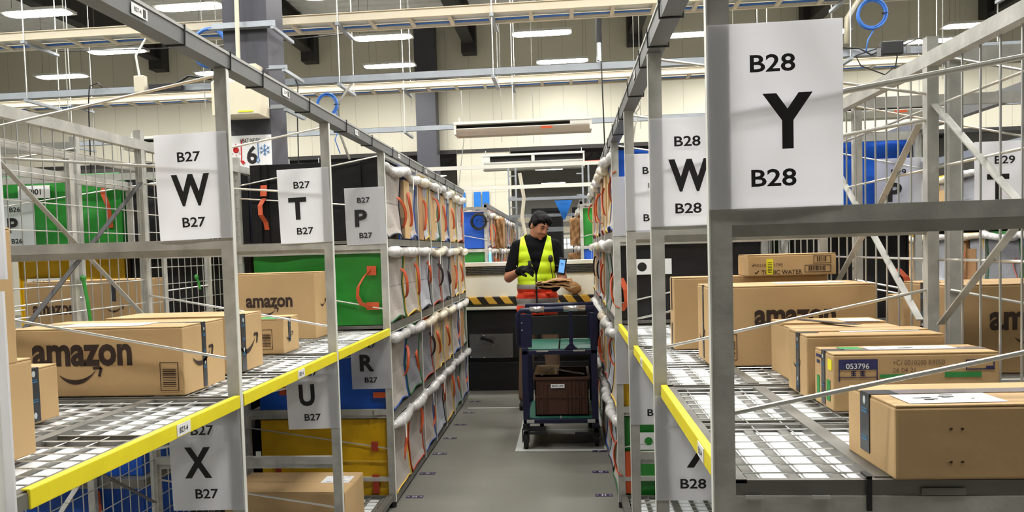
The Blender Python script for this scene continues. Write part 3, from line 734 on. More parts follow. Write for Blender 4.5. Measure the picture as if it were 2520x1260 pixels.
sign('white laminated sign T of row B27 on the left rack', e, 3.245, 1.423, 'B27', 'T', True, .02)
sign('white laminated sign P of row B27 on the left rack', e, 4.25, 1.422, 'B27', 'P', True, .015)
sign('white laminated sign X of row B27, below the yellow strip on the left', e, 2.25, .635, 'B27', 'X', True, .015)
sign('white laminated sign U of row B27, below the yellow strip on the left', e, 3.245, .655, 'B27', 'U', True, .02)
sign('white laminated sign R of row B27, below the yellow strip on the left', e, 4.25, .648, 'B27', 'R', True, .01)
sign('largest white laminated sign, Y of row B28, on the near right post', .238, 1.393, 1.421, 'B28', 'Y', False, .0)
sign('white laminated sign W of row B28, partly behind the post of the big Y sign', .238, 2.34, 1.419, 'B28', 'W', False, 0)
sign('white laminated sign T of row B28, only its left part showing', .238, 3.295, 1.43, 'B28', 'T', False, 0)
sign('white laminated sign P of row B28, leftmost of the right rack signs', .238, 4.25, 1.425, 'B28', 'P', False, 0)
sign('white laminated sign X of row B28, below the yellow strip at the right post', .238, 2.34, .635, 'B28', 'X', False, 0)
sign('white laminated sign U of row B28, below the yellow strip on the right', .238, 3.295, .648, 'B28', 'U', False, 0)
sign('white laminated sign R of row B28, lowest left sheet of the right rack', .238, 4.25, .655, 'B28', 'R', False, 0)
sign('white laminated sign T of row B29 behind the wire mesh at the right edge', 1.675, 3.09, 1.40, 'B29', 'T', True, 0)
sign('white laminated sign P of row B29 behind the wire mesh, beside the blue bag', 1.705, 4.10, 1.45, 'B29', 'P', True, 0)
sign('white laminated sign behind the left wire mesh, beside the green bag', -3.14, 4.55, 1.46, 'B26', 'P', True, 0)
# near poster at the left edge
t = thing('aisle_poster', 'tall white sheet with a dark purple frame cut by the left photo edge', 'poster', (-.96, 1.3, .6))
part('sheet', MB().box(-1.15, -.934, 1.262, 1.268, .6, 1.32), 'paper', t)
part('border', MB().box(-1.13, -.962, 1.2605, 1.2615, .99, .997).box(-.968, -.962, 1.2605, 1.2615, .99, 1.3), 'purple', t)
q = MB(); put_text(q, 'E', (-.972, 1.26, .962), (1, 0, 0), (0, 0, 1), .012, .018, .01); part('print', q, 'ink', t)
t = thing('aisle_poster', 'white laminated sheet at the left photo edge, above the purple framed one', 'poster', (-.96, 1.3, 1.34))
part('sheet', MB().box(-1.15, -.934, 1.272, 1.278, 1.34, 1.75), 'paper', t)

# ---------------------------------------------------------------- cartons
def carton(label, x0, x1, y0, y1, z0, z1, m='card', rz=0., flap='x', name='cardboard_box', open_=0.):
    t = thing(name, label, 'cardboard box', ((x0 + x1) / 2, (y0 + y1) / 2, z0), rz)
    a, b, h = (x1 - x0) / 2, (y1 - y0) / 2, z1 - z0
    obj('body', MB().box(-a, a, -b, b, 0, h - .004), m, t, bevel=.004)
    if flap == 'x':   # seam runs along x
        obj('flap', MB().box(-a + .001, a - .001, -b + .001, -.0015, h - .004, h), m, t, bevel=.0015)
        obj('flap', MB().box(-a + .001, a - .001, .0015, b - .001, h - .004, h + open_), m, t, bevel=.0015)
    else:
        obj('flap', MB().box(-a + .001, -.0015, -b + .001, b - .001, h - .004, h), m, t, bevel=.0015)
        obj('flap', MB().box(.0015, a - .001, -b + .001, b - .001, h - .004, h + open_), m, t, bevel=.0015)
    return t, a, b, h
def lp(t, name, mb, m, parent=None): # part in local coordinates
    return obj(name, mb, m, parent or t)
def logo(t, x, y, z, w, s='amazon', r=(1, 0, 0), sm=True):
    q = MB(); n = Vector(r).cross(Vector((0, 0, 1)))
    put_text(q, s, (x, y, z), r, (0, 0, 1), w, w * .21, .035)
    if sm: smile(q, Vector((x, y, z)) + Vector(r) * w * .27 - Vector((0, 0, 1)) * w * .085, r, (0, 0, 1), w * .42)
    lp(t, 'logo', q, 'print_brown')
def side_tape(t, a, b, h, y, w=.03, side=1, top=True, smile_=True, drop=None):
    xs = side * (a + .0012); zz = 0.004 if drop is None else h - drop
    tp = lp(t, 'tape', MB().box(xs - .0008, xs + .0008, y - w / 2, y + w / 2, zz, h + .0008).box(*sorted((xs, xs - side * .05)), y - w / 2, y + w / 2, h + .0002, h + .0012), 'tape')
    q = MB(); k = 0
    xx = xs + side * .0012
    z = h * .9
    while z > zz + .015:
        if k % 3 == 0: q.ball((xx, y, z), (.0006, w * .16, w * .2), 8, 4)
        z -= .035; k += 1
    lp(t, 'tape_mark', q, 'tape_ink', tp)
    q = MB(); z = h * .9 - .018
    while z > zz + .015: q.box(xx - .0004, xx + .0004, y - w * .3, y + w * .3, z - .004, z - .001).box(xx - .0004, xx + .0004, y - w * .3, y + w * .3, z + .002, z + .004); z -= .05
    if q.v: lp(t, 'tape_print', q, 'tape_blue', tp)
def side_smile(t, a, y, z, w, side=1):
    q = MB(); smile(q, (side * (a + .002), y, z), (0, side, 0), (0, 0, 1), w); lp(t, 'smile_print', q, 'print_brown')
def barcode(t, x, y, z, w, h, horiz=True, m='print_brown', frame=True, r=(1, 0, 0), seed=3):
    rnd = random.Random(seed); q = MB(); r = Vector(r); o = Vector((x, y, z)); U = Vector((0, 0, 1)); nrm = r.cross(U) * .0008
    def rect(u0, u1, v0, v1):
        q.add([o + r * u0 + U * v0 + nrm, o + r * u1 + U * v0 + nrm, o + r * u1 + U * v1 + nrm, o + r * u0 + U * v1 + nrm], [(0, 1, 2, 3)])
    if frame:
        e = .0022
        rect(0, w, 0, e); rect(0, w, h - e, h); rect(0, e, 0, h); rect(w - e, w, 0, h)
    p = .012
    L = (h if horiz else w) - .02
    while p < L:
        d = rnd.choice((.0012, .002, .003, .004))
        if horiz: rect(w * .14, w * .86, p, p + d)
        else: rect(p, p + d, h * .22, h * .86)
        p += d + rnd.choice((.0016, .0025, .0035))
    lp(t, 'barcode', q, m)
def label_top(t, x0, x1, y0, y1, h, m='white_label', ink=True, skew=0.):
    z = h + .0012
    l = lp(t, 'shipping_label', MB().add([(x0, y0, z), (x1, y0 + skew, z), (x1, y1 + skew, z), (x0, y1, z)], [(0, 1, 2, 3)]), m)
    if ink:
        q = MB(); rnd = random.Random(int(x0 * 997)); 
        for i in range(9):
            u = x0 + (x1 - x0) * (.08 + .75 * rnd.random()); v = y0 + (y1 - y0) * (.1 + .75 * rnd.random())
            w = (x1 - x0) * (.04 + .14 * rnd.random()); q.add([(u, v, z + .0006), (u + w, v, z + .0006), (u + w, v + .004, z + .0006), (u, v + .004, z + .0006)], [(0, 1, 2, 3)])
        lp(t, 'print', q, 'ink', l)
ZD = .9645
# left rack, upper open shelf
t, a, b, h = carton('large cardboard box lettered amazon on the near left shelf', -1.68, -1.134, 2.285, 2.575, ZD, 1.17)
cx = -1.407
logo(t, -1.607 - cx, -b - .001, 1.056 - ZD, .315); barcode(t, -1.207 - cx, -b - .001, .98 - ZD, .057, .084)
side_tape(t, a, b, h, -.005, .026, drop=.2); side_smile(t, a, -.085, 1.068 - ZD, .14)
label_top(t, -.15, .12, -.1, .02, h, ink=True); lp(t, 'tape_top', MB().box(-a, a, -.012, .012, h + .0002, h + .001), 'tape_clear')
t, a, b, h = carton('brown taped box between the near amazon box and the second post, left shelf', -1.62, -1.145, 2.70, 2.94, ZD, 1.168)
side_tape(t, a, b, h, -.06, .04, drop=.2); side_smile(t, a, -.10, 1.06 - ZD, .17); 
t, a, b, h = carton('small taped box with a barcode in front of the tall amazon box, left shelf', -1.33, -1.178, 3.25, 3.45, ZD, 1.11, open_=.004)
barcode(t, -1.273 + 1.254, -b - .001, .985 - ZD, .05, .083); side_tape(t, a, b, h, -.02, .028, drop=.1); side_smile(t, a, -.06, .07, .08)
label_top(t, -.04, .05, -.09, .02, h, 'print_green', False)
t, a, b, h = carton('tall cardboard box lettered amazon behind the small boxes', -1.66, -1.226, 3.845, 4.05, ZD, 1.29)
logo(t, -1.573 + 1.443, -b - .001, 1.122 - ZD, .235)
side_smile(t, a, -.02, .17, .09)
t, a, b, h = carton('lower brown box beside the white poster at the left edge', -1.62, -1.13, 1.34, 1.605, ZD, 1.168)
lp(t, 'tape_top', MB().box(-a, a, -.015, .015, h + .0002, h + .001), 'tape_clear')
t, a, b, h = carton('upper brown box stacked beside the white poster at the left edge', -1.60, -1.085, 1.335, 1.50, 1.1695, 1.437)
t, a, b, h = carton('small box with broad black tape on its side, left shelf behind the stacked boxes', -1.50, -1.338, 1.80, 2.0, ZD, 1.104)
side_tape(t, a, b, h, 0.0, .042, drop=.135); label_top(t, -.06, .06, -.08, .02, h)
# left rack, bottom
t, a, b, h = carton('tan box with a paper label on the bottom shelf of the left rack', -1.53, -.985, 3.40, 3.72, .071, .34)
label_top(t, .12, .25, -.02, .09, h); q = MB(); put_text(q, 'am', (.0, -b - .001, .2), (1, 0, 0), (0, 0, 1), .05, .02, .02)
# right rack, upper open shelf
t, a, b, h = carton('nearest cardboard box on the right shelf, with a white shipping label on top', .528, .965, 1.392, 1.60, ZD, 1.089, rz=.03)
side_tape(t, a, b, h, .02, .04, side=-1, drop=.105)
lp(t, 'tape_top', MB().box(-a, a, .0, .04, h + .0002, h + .001), 'tape_clear'); label_top(t, -.19, -.03, -.092, -.01, h, skew=.004)
q = MB()
for u, v in ((-.13, .085), (-.112, .085), (-.13, .03), (-.112, .03)): q.ball((u, -b - .0005, v), (.003, .001, .002), 6, 4)
lp(t, 'staple_hole', q, 'print_brown')
t, a, b, h = carton('cardboard box with blue and green print reading 053796 on the right shelf', .612, .979, 1.956, 2.10, ZD, 1.10)
cx = (.612 + .979) / 2
lp(t, 'tape_top', MB().box(-a, a, -.02, .02, h + .0002, h + .001), 'tape_clear'); label_top(t, -.08, .12, -.01, .05, h); label_top(t, -.14, -.09, .0, .05, h, 'print_green', False)
side_tape(t, a, b, h, -.0, .026, side=-1, drop=.13)
q = MB().box(.624 - cx, .71 - cx, -b - .0015, -b - .0005, .122 - .013, .122); q.box(.624 - cx, .71 - cx, -b - .0015, -b - .0005, .122 - .04, .122 - .013)
bl = lp(t, 'blue_panel', MB().box(.624 - cx, .711 - cx, -b - .0015, -b - .0005, .098, .122), 'print_blue')
q = MB(); put_text(q, '053796', (.64 - cx, -b - .0022, .1), (1, 0, 0), (0, 0, 1), .052, .013, .01); lp(t, 'number', q, 'white_label', bl)
q = MB(); q.box(.624 - cx, .626 - cx, -b - .0015, -b - .0005, .07, .098).box(.709 - cx, .711 - cx, -b - .0015, -b - .0005, .07, .098).box(.624 - cx, .711 - cx, -b - .0015, -b - .0005, .0795, .081)
for x in (.652, .672): q.box(x - cx, x + .011 - cx, -b - .0015, -b - .0005, .084, .086).box(x - cx, x + .011 - cx, -b - .0015, -b - .0005, .093, .095).box(x + .004 - cx, x + .007 - cx, -b - .0015, -b - .0005, .084, .095).box(x - cx, x + .011 - cx, -b - .0015, -b - .0005, .0885, .0905)
lp(t, 'blue_print', q, 'print_blue')
q = MB(); put_text(q, '+C/ 0010200 R9050', (.745 - cx, -b - .0012, .107), (1, 0, 0), (0, 0, 1), .115, .012); put_text(q, '26 04 21', (.745 - cx, -b - .0012, .09), (1, 0, 0), (0, 0, 1), .05, .011); lp(t, 'faded_print', q, 'print_faint')
lp(t, 'green_band', MB().box(.716 - cx, .80 - cx, -b - .0015, -b - .0005, .078, .086).box(.86 - cx, .94 - cx, -b - .0015, -b - .0005, .078, .09), 'print_green')
q = MB(); q.box(.906 - cx, .908 - cx, -b - .0015, -b - .0005, .095, .118).box(.966 - cx, .968 - cx, -b - .0015, -b - .0005, .095, .118).box(.906 - cx, .968 - cx, -b - .0015, -b - .0005, .116, .118).box(.906 - cx, .968 - cx, -b - .0015, -b - .0005, .095, .097).box(.95 - cx, .965 - cx, -b - .0015, -b - .0005, .098, .103)
lp(t, 'code_frame', q, 'print_blue')
lp(t, 'yellow_sticker', MB().box(-a - .0016, -a - .0006, -.064, -.036, .095, .12), 'yellow_label')
lp(t, 'green_mark', MB().box(-a - .0014, -a - .0006, .03, .05, .02, .07).box(-a - .0014, -a - .0006, -.05, -.025, .02, .07), 'print_green')
lp(t, 'blue_mark', MB().box(-a - .0014, -a - .0006, .02, .055, .115, .122).box(-a - .0014, -a - .0006, .03, .05, .1, .108), 'print_blue')
t, a, b, h = carton('flat wide cardboard box just behind the 053796 box, right shelf', .600, .934, 2.125, 2.30, ZD, 1.125, open_=.003)
side_tape(t, a, b, h, -.01, .03, side=-1, drop=.155); side_smile(t, a, .03, .08, .06, -1); label_top(t, -.06, .14, -.02, .05, h)
t, a, b, h = carton('box with lifted top flaps between the wide box and the big amazon box', .632, .93, 2.34, 2.62, ZD, 1.119, flap='x', open_=.006)
lp(t, 'tape_top', MB().bar((-.09, .13, h + .0075), (.03, -.1, h + .0075), .03, .001), 'tape'); label_top(t, .03, .13, .0, .1, h + .006)
t, a, b, h = carton('big cardboard box lettered amazon standing on the right shelf', .462, .981, 2.708, 2.97, ZD, 1.226)
cx = (.462 + .981) / 2
logo(t, .601 - cx, -b - .001, 1.094 - ZD, .256); barcode(t, .50 - cx, -b - .001, .02, .045, .085)
side_tape(t, a, b, h, .01, .02, side=-1, drop=.25); side_smile(t, a, .09, .09, .11, -1); label_top(t, -.02, .2, -.04, .06, h)
t, a, b, h = carton('brown box behind the big amazon box, nearest the black bag on the right shelf', .404, .975, 3.17, 3.29, ZD, 1.242)
lp(t, 'tape', MB().box(-a - .0016, -a - .0006, -.01, .012, .15, h).box(-a - .0016, -a - .0006, -.01, .012, .0, .1), 'tape')
t, a, b, h = carton('flat cardboard case printed TONIC WATER lying on top of the boxes, right shelf', .668, .984, 3.10, 3.28, 1.2425, 1.322)
cx = (.668 + .984) / 2
q = MB(); put_text(q, 'TONIC WATER', (.716 - cx, -b - .001, .005), (1, 0, 0), (0, 0, 1), .146, .016, .008); put_text(q, 'ASDTV', (.70 - cx, -b - .001, .004), (1, 0, 0), (0, 0, 1), .022, .008) if False else None
q.bar((.693 - cx, -b - .001, .014), (.697 - cx, -b - .001, .010), .0015, .003); q.bar((.697 - cx, -b - .001, .010), (.706 - cx, -b - .001, .020), .0015, .003)
lp(t, 'lettering', q, 'print_brown')
q = MB(); put_text(q, '4902102011790', (.682 - cx, -b - .001, .034), (1, 0, 0), (0, 0, 1), .11, .012, .004); lp(t, 'code_print', q, 'print_faint')
barcode(t, .903 - cx, -b - .001, .042, .062, .03, False, seed=5); barcode(t, .871 - cx, -b - .001, .010, .094, .027, False, seed=6)
lp(t, 'yellow_sticker', MB().box(.7335 - cx, .758 - cx, -b - .0022, -b - .001, .005, .062), 'yellow_label')
q = MB()
for i in range(7): q.box(.738 - cx, .754 - cx, -b - .003, -b - .0023, .012 + i * .006, .014 + i * .006)
lp(t, 'sticker_print', q, 'print_brown')
# boxes on the racks behind
ZB = .965
t, a, b, h = carton('large amazon box behind the wire mesh at the right edge', 1.10, 1.665, 2.478, 2.80, ZB, 1.226, m='card2')
cx = 1.3825
logo(t, 1.213 - cx, -b - .001, 1.091 - ZB, .26); side_tape(t, a, b, h, .01, .026, side=-1, drop=.2); side_smile(t, a, .13, .10, .13, -1)
t, a, b, h = carton('small taped box beyond the rear mesh of the right rack', 1.25, 1.52, 3.15, 3.35, ZB, 1.15, m='card2')
lp(t, 'tape', MB().box(-.06, -.03, -b - .0016, -b - .0006, .0, h), 'tape')
t, a, b, h = carton('amazon box behind the left wire mesh, under the yellow bag', -2.52, -1.95, 3.55, 3.80, .987, 1.285, m='card2')
logo(t, -.245, -b - .001, .143, .21, sm=False); q = MB(); smile(q, (.12, -b - .002, .165), (1, 0, 0), (0, 0, 1), .08); lp(t, 'smile_print', q, 'print_brown')
lp(t, 'tape', MB().box(.145, .165, -b - .0016, -b - .0006, .2, h), 'tape')

# ---------------------------------------------------------------- delivery bags
def wob(mb, x0, x1, y0, y1, z0, z1, amp, seed, mi=0):
    rnd = random.Random(seed); ph = [rnd.random() * 6 for _ in range(6)]
    def n(u, v): return amp * (math.sin(5 * u + ph[0]) * math.sin(4 * v + ph[1]) + .5 * math.sin(13 * u + 6 * v + ph[2]) + .3 * math.sin(21 * v - 9 * u + ph[3]))
    e = lambda u, v: min(1, 8 * u * (1 - u)) * min(1, 8 * v * (1 - v))
    N = 18
    mb.grid(lambda u, v: (x0 + (x1 - x0) * u, y0 - n(u, v) * e(u, v), z0 + (z1 - z0) * v), N, N, mi)
    mb.grid(lambda u, v: (x1 + (x0 - x1) * u, y1 + n(u, v) * e(u, v), z0 + (z1 - z0) * v), N, N, mi)
    mb.grid(lambda u, v: (x0 + (x1 - x0) * u, y0 + (y1 - y0) * v, z1 - .012 * e(u, v) - n(u, v) * e(u, v) * .5), N, N, mi)
    mb.grid(lambda u, v: (x0 + (x1 - x0) * u, y1 + (y0 - y1) * v, z0), 1, 1, mi)
    mb.grid(lambda u, v: (x0, y1 + (y0 - y1) * u, z0 + (z1 - z0) * v), 1, 1, mi)
    mb.grid(lambda u, v: (x1, y0 + (y1 - y0) * u, z0 + (z1 - z0) * v), 1, 1, mi)
TR = dict(b='blue', g='green', y='yellow', r='red', k='black', t='teal')
BODY = dict(b='bag_blue', g='bag_green', y='bag_yellow', r='bag_orange', k='bag_black', t='bag_blue')
CNAME = dict(b='blue', g='green', y='yellow', r='red-brown', k='black', t='teal')
_bagproto = {}
def make_bag(c, style, body=None):
    """style: 0 closed face, 1 face pulled aside with cardboard showing, 2 loose paper inside, 3 dark strap"""
    t = thing('delivery_bag', '', 'delivery bag'); rnd = random.Random(hash((ord(c), style)) % 1000 + (ord(body) if body else 0))
    W, Ht = .218, .42
    b = MB(); wob(b, -.74, -.025, -W, W, .002, Ht, .006, rnd.random())
    obj('body', b, BODY[body or c], t, smooth=True)
    bul = .03 + .012 * rnd.random(); fl = .05 + .025 * rnd.random(); ph = rnd.random() * 6
    def prof(v):
        k = (v / .52) if v < .52 else (1 - (v - .52) / .48)
        return -.004 - bul * .45 * k ** 1.2 + fl * max(0, .12 - v) * 1.0
    ya = -W + .01 if style in (0, 3) else (-.02 if style == 1 else .0); yb = W - .012
    def pf(u, v):
        w = .006 * math.sin(9 * v + 7 * u + ph) * math.sin(PI * u); bow = .008 * math.sin(PI * u) * (1 - v) ** 2
        return (prof(v) + w + bow, ya + (yb - ya) * u, .006 + .028 * math.sin(PI * u) * (1 - v) ** 6 + (Ht - .04) * v)
    f = MB().grid(pf, 10, 16, thick=(-.003, 0, 0))
    obj('front_panel', f, ['face', 'face_dark', 'face_warm'][rnd.randrange(3)] if style != 3 else 'face_dark', t)
    obj('crease', MB().tube([Vector(pf(u / 8, .52)) + Vector((.0015, 0, 0)) for u in range(9)], .0012, 4), 'face_dark', t)
    tr = 'trim_' + TR[c]
    obj('edge_binding', MB().tube([pf(1, v / 16) for v in range(17)], .0065, 6), tr, t, smooth=True)
    obj('edge_binding', MB().tube([pf(0, v / 16) for v in range(17)], .005, 6), tr if style != 2 else 'trim_black', t, smooth=True)
    obj('edge_binding', MB().tube([Vector(pf(u / 10, 0)) for u in range(11)], .0045, 6), tr, t, smooth=True)
    if style in (1, 2):
        q = MB().box(-.3, .004, -W + .025, -.03, .01, .36); q.box(-.3, -.004, -.028, .1, .01, .3)
        obj('contents', q, 'card' if style == 1 else 'kraft', t)
    # crumpled roll at the top
    pts = []; rad = []
    for i in range(19):
        u = i / 18; pts.append((.012 + .010 * math.sin(5 * u + ph), -W - .016 + (2 * W + .032) * u, Ht - .024 + .009 * math.sin(4 * u + ph) - .014 * math.sin(PI * u)))
        rad.append((.025 + .004 * math.sin(7 * u + ph) + .005 * rnd.random()) * (.7 if i in (0, 18) else 1))
    obj('plastic_roll', MB().tube(pts, rad, 10), 'roll_warm' if c in 'yr' and style else 'roll', t, smooth=True)
    # strap loop
    ys = (-.1 if style in (1, 2) else .15) + .05 * rnd.random(); zc = .15 + .12 * rnd.random(); R_ = .06 + .025 * rnd.random()
    x0 = .006 if style in (1, 2) else prof(.5)
    pts = []
    for i in range(21):
        a = PI / 2 - PI * i / 20; sw = .012 * math.sin(i * .45 + ph)
        pts.append((x0 + (.026 + .014 * math.sin(2.3 * ph)) * math.cos(a), ys + sw + .05 * math.sin(ph * 3) * math.sin(a) + .03 * math.cos(a) * math.cos(5 * ph), zc + R_ * math.sin(a) * 1.25))
    if rnd.random() < .78: obj('handle_strap', MB().ribbon(pts, .022, .004, side=(.45, .85, .2)), 'dark_strap' if style == 3 or (c == 'k' and style == 1) else 'orange', t)
    if rnd.random() < .45:
        y_ = -.13; obj('tag', MB().box(.05, .052, y_ - .012, y_ + .012, Ht - .12, Ht - .04), 'white_label', t)
    return t
ORD = ['nearest', 'second', 'third', 'fourth', 'fifth', 'sixth', 'seventh', 'eighth', 'ninth']
used_proto = set()
def bag(c, style, x, y, z, rz, label, group, body=None, place=True):
    k = (c, style, body)
    if k not in _bagproto: _bagproto[k] = make_bag(c, style, body); o = _bagproto[k]
    else: o = copy_tree(_bagproto[k])
    o.location = (x, y, z); o.rotation_euler = (0, 0, rz); o['label'] = label; o['group'] = group
    return o
YB = [4.495, 4.955, 5.43, 5.90, 6.37, 6.84, 7.30]
LV = [.0565, .5165, .9865, 1.4465]; RN = ['bottom', 'third', 'second', 'top']
FX = {0: 'closed grey front', 1: 'front pulled aside over cardboard', 2: 'front pulled aside over paper parcels', 3: 'grey front and dark strap'}
rowsL = {3: ('k0', 'b1', 'y2', 'g1', 'b1', 'y1', 'r0'), 2: ('g0', 'y0', 'k0', 'r3', 'k3', 'y2', 'y1'), 1: ('b0', 'g0', 'r3', 'y1', 'y1', 'b0', 'g2'), 0: ('y0', 'r0', 'b0', 'k0', 'y0', 'g0', 'b0')}
bodL = {3: 'k', 2: 'g', 1: 'b', 0: 'y'}
for lv, row in rowsL.items():
    for i, s in enumerate(row):
        c, st_ = s[0], int(s[1])
        bag(c, st_, XL - .004, YB[i], LV[lv], 0, '%s-edged bag, %s in the %s row of the left rack' % (CNAME[c], ORD[i], RN[lv]), 'bags hung in the left rack', body=bodL[lv] if i == 0 else None)
rowsR = {3: ('b0', 'y1', 'r1', 'k3', 'y1', 'r0', 'g1'), 2: ('k0', 'g0', 'y2', 'k0', 'r3', 'k1', 'y0'), 1: ('y0', 'k0', 'r1', 'b2', 'g0', 'b0', 'r0'), 0: ('g0', 'k0', 'b0', 'r0', 'g0', 'y0', 'k0')}
bodR = {3: 'b', 2: 'k', 1: 'y', 0: 'g'}
for lv, row in rowsR.items():
    for i, s in enumerate(row):
        c, st_ = s[0], int(s[1])
        bag(c, st_, XR + .004, YB[i], LV[lv], PI, '%s-edged bag, %s in the %s row of the right rack' % (CNAME[c], ORD[i], RN[lv]), 'bags hung in the right rack', body=bodR[lv] if i == 0 else None)
# straps and labels on the exposed sides of the nearest bags
def strap_side(t, pts, w=.03):
    obj('side_strap', MB().ribbon(pts, w, .003, side=(1, 0, 0)), 'orange', t)
def find(sub): return [o for o in COL.objects if o.get('label', '').endswith(sub)][0]
o = find('nearest in the top row of the left rack')
strap_side(o, [(-.66, -.232, .31), (-.66, -.245, .25)], .035); strap_side(o, [(-.66, -.236, .24), (-.675, -.26, .2), (-.67, -.27, .15), (-.655, -.24, .11), (-.65, -.236, .07)], .025)
for x in (-.685, -.645, -.13): obj('seam', MB().box(x, x + .005, -.2335, -.222, .0, .42), 'bag_black', o)
o = find('nearest in the second row of the left rack')
q = MB(); q.ribbon([(-.09, -.236, .30), (-.12, -.25, .27), (-.155, -.262, .21), (-.16, -.262, .16), (-.145, -.255, .12), (-.10, -.24, .10), (-.07, -.236, .11)], .022, .004, side=(.8, 0, .6)); q.box(-.11, -.06, -.238, -.232, .27, .32).box(-.12, -.05, -.238, -.232, .085, .125)
obj('side_strap', q, 'orange', o)
o = find('nearest in the third row of the left rack')
obj('side_strap', MB().box(-.62, -.585, -.240, -.228, .1, .3), 'orange', o); obj('side_strap', MB().box(-.1, -.02, -.240, -.232, .08, .11), 'orange', o)
o = find('nearest in the bottom row of the left rack')
for x, w_, z0_, z1_ in ((-.66, .03, .04, .2), (-.12, .035, .25, .30), (-.12, .035, .02, .12)): obj('side_patch', MB().box(x, x + w_, -.240, -.228, z0_, z1_), 'trim_red', o)
obj('side_band', MB().box(-.70, -.03, -.236, -.228, .19, .197), 'trim_yellow', o)
o = find('nearest in the second row of the right rack') # rotated by pi: exposed side is local +y
l = obj('label_plate', MB().box(-.29, -.10, .2345, .2375, .235, .315), 'white_label', o)
q = MB(); q.ball((-.14, .238, .275), (.024, .001, .024), 14, 6); put_text(q, '9', (-.232, .2385, .255), (-1, 0, 0), (0, 0, 1), .02, .038, .02); obj('label_print', q, 'ink', o, parent=o) if False else obj('label_print', q, 'ink', l)
obj('side_strap', MB().ribbon([(-.03, .236, .22), (-.055, .25, .16), (-.06, .25, .1), (-.03, .238, .05)], .03, .004, side=(1, 0, 0)), 'orange', o)
o = find('nearest in the bottom row of the right rack')
l = obj('label_plate', MB().box(-.20, -.11, .2345, .2375, .25, .34), 'white_label', o); obj('label_dot', MB().ball((-.155, .238, .295), (.022, .001, .022), 14, 6), 'bag_green', l)
obj('side_strap', MB().box(-.06, -.03, .234, .242, .02, .24), 'orange', o)
o = find('nearest in the third row of the right rack')

# racks and bags of the neighbouring rows, seen through the mesh
def plain_bag(label, x0, x1, y0, y1, z0, z1, m, group='bags in the racks behind', strap=None, strap_m='orange'):
    t = thing('delivery_bag', label, 'delivery bag', ((x0 + x1) / 2, y0, z0), group=group)
    b = MB(); a = (x1 - x0) / 2; wob(b, -a, a, 0, y1 - y0, 0, z1 - z0, .008, x0 * 7 + z0); obj('body', b, m, t, smooth=True)
    tp = MB(); 
    for s_ in (-1, 1): tp.tube([(s_ * a, -.004, 0), (s_ * a, -.004, z1 - z0)], .006, 5)
    tp.tube([(-a, -.004, z1 - z0), (a, -.004, z1 - z0)], .006, 5); obj('edge_binding', tp, m, t)
    if strap: obj('handle_strap', MB().ribbon(strap, .03, .004, side=(1, 0, 0)), strap_m, t)
    return t
def back_rack(label, xa, xb, y0, y1, levels, posts_y, sgn=1):
    t = thing('shelving_rack', label, 'shelving rack', ((xa + xb) / 2, (y0 + y1) / 2, 0))
    for y in posts_y:
        for x in (xa, xb): part('upright_post', post_mb(*sorted((x, x + (.03 if x == min(xa, xb) else -.03))), y, y + .025, 0, 1.9), 'galv', t)
        for z in (1.43, .97, .5, .07, 1.88): part('cross_beam', MB().box(min(xa, xb) + .03, max(xa, xb) - .03, y, y + .022, z - .04, z - .001), 'galv', t)
        part('brace_rod', MB().cyl((xa, y - .002, 1.85), (xb, y, 1.7), .004, 6), 'rod', t); part('brace_rod', MB().cyl((xa, y - .002, 1.22), (xb, y, 1.08), .004, 6), 'rod', t)
    for z in levels: part('shelf', MB().box(min(xa, xb), max(xa, xb), y0, y1, z - .02, z - .002), 'galv_dark', t)
    part('top_rail', MB().box(xb - .02, xb + .02, y0, y1, 1.88, 1.93), 'duct', t)
    return t
t = back_rack('galvanised rack of row B29 right behind the right rack, holding the big amazon box', 1.045, 1.70, .9, 7.5, (.07,), (2.345, 3.09, 4.10, 5.1, 6.1, 7.4))
part('shelf', MB().box(1.05, 1.69, .95, 4.1, .93, .964), 'galv_dark', t)
for z in (.5, .98, 1.44): part('shelf', MB().box(1.05, 1.69, 4.1, 7.5, z - .03, z), 'galv_dark', t)
part('top_rail', MB().box(1.69, 1.74, .9, 7.5, 1.70, 1.73), 'channel', t)
plain_bag('blue bag behind the wire mesh, right of the big Y sign', 1.12, 1.66, 4.17, 4.6, 1.4405, 1.88, 'bag_blue', strap=[(-.2, -.01, .3), (-.18, -.03, .25), (-.2, -.01, .15)])
plain_bag('black bag with orange strap behind the mesh, right of the TONIC WATER case', 1.12, 1.66, 4.17, 4.6, .9805, 1.40, 'bag_black', strap=[(.22, -.01, .24), (.25, -.03, .2), (.28, -.03, .12), (.29, -.01, .06)])
plain_bag('black bag low behind the right rack mesh', 1.12, 1.66, 4.17, 4.6, .5005, .9, 'bag_black')
plain_bag('green bag low behind the right rack mesh', 1.12, 1.66, 4.17, 4.6, .071, .46, 'bag_green')
t = back_rack('galvanised rack two rows to the right, full of grey-fronted bags', 2.98, 3.7, 4.2, 9, (.07, .5, .98, 1.445), (4.2, 5.2, 6.15, 7.1, 8.0, 8.9))
for lv, z in ((1, .5005), (2, .9805), (3, 1.4455)):
    for i in range(7):
        c = 'kygrbgy'[(i + lv) % 7]
        bag(c, (0, 2, 0, 1, 3)[(i + lv) % 5], 2.975, 4.5 + i * .47, z, PI, '%s-edged grey bag, %s in the %s row of the rack two rows to the right' % (CNAME[c], ORD[i], RN[lv]), 'bags in the rack two rows right')
t = back_rack('galvanised rack behind the left rack mesh, holding the green and yellow bags', -2.05, -3.40, 2.4, 7.5, (.06,), (3.27, 4.5, 5.5, 7.4), -1)
part('shelf', MB().box(-3.38, -1.86, 3.3, 4.5, .955, .985), 'galv_dark', t)
for z in (.43, .98, 1.45): part('shelf', MB().box(-3.38, -1.82, 4.5, 7.5, z - .04, z), 'galv_dark', t)
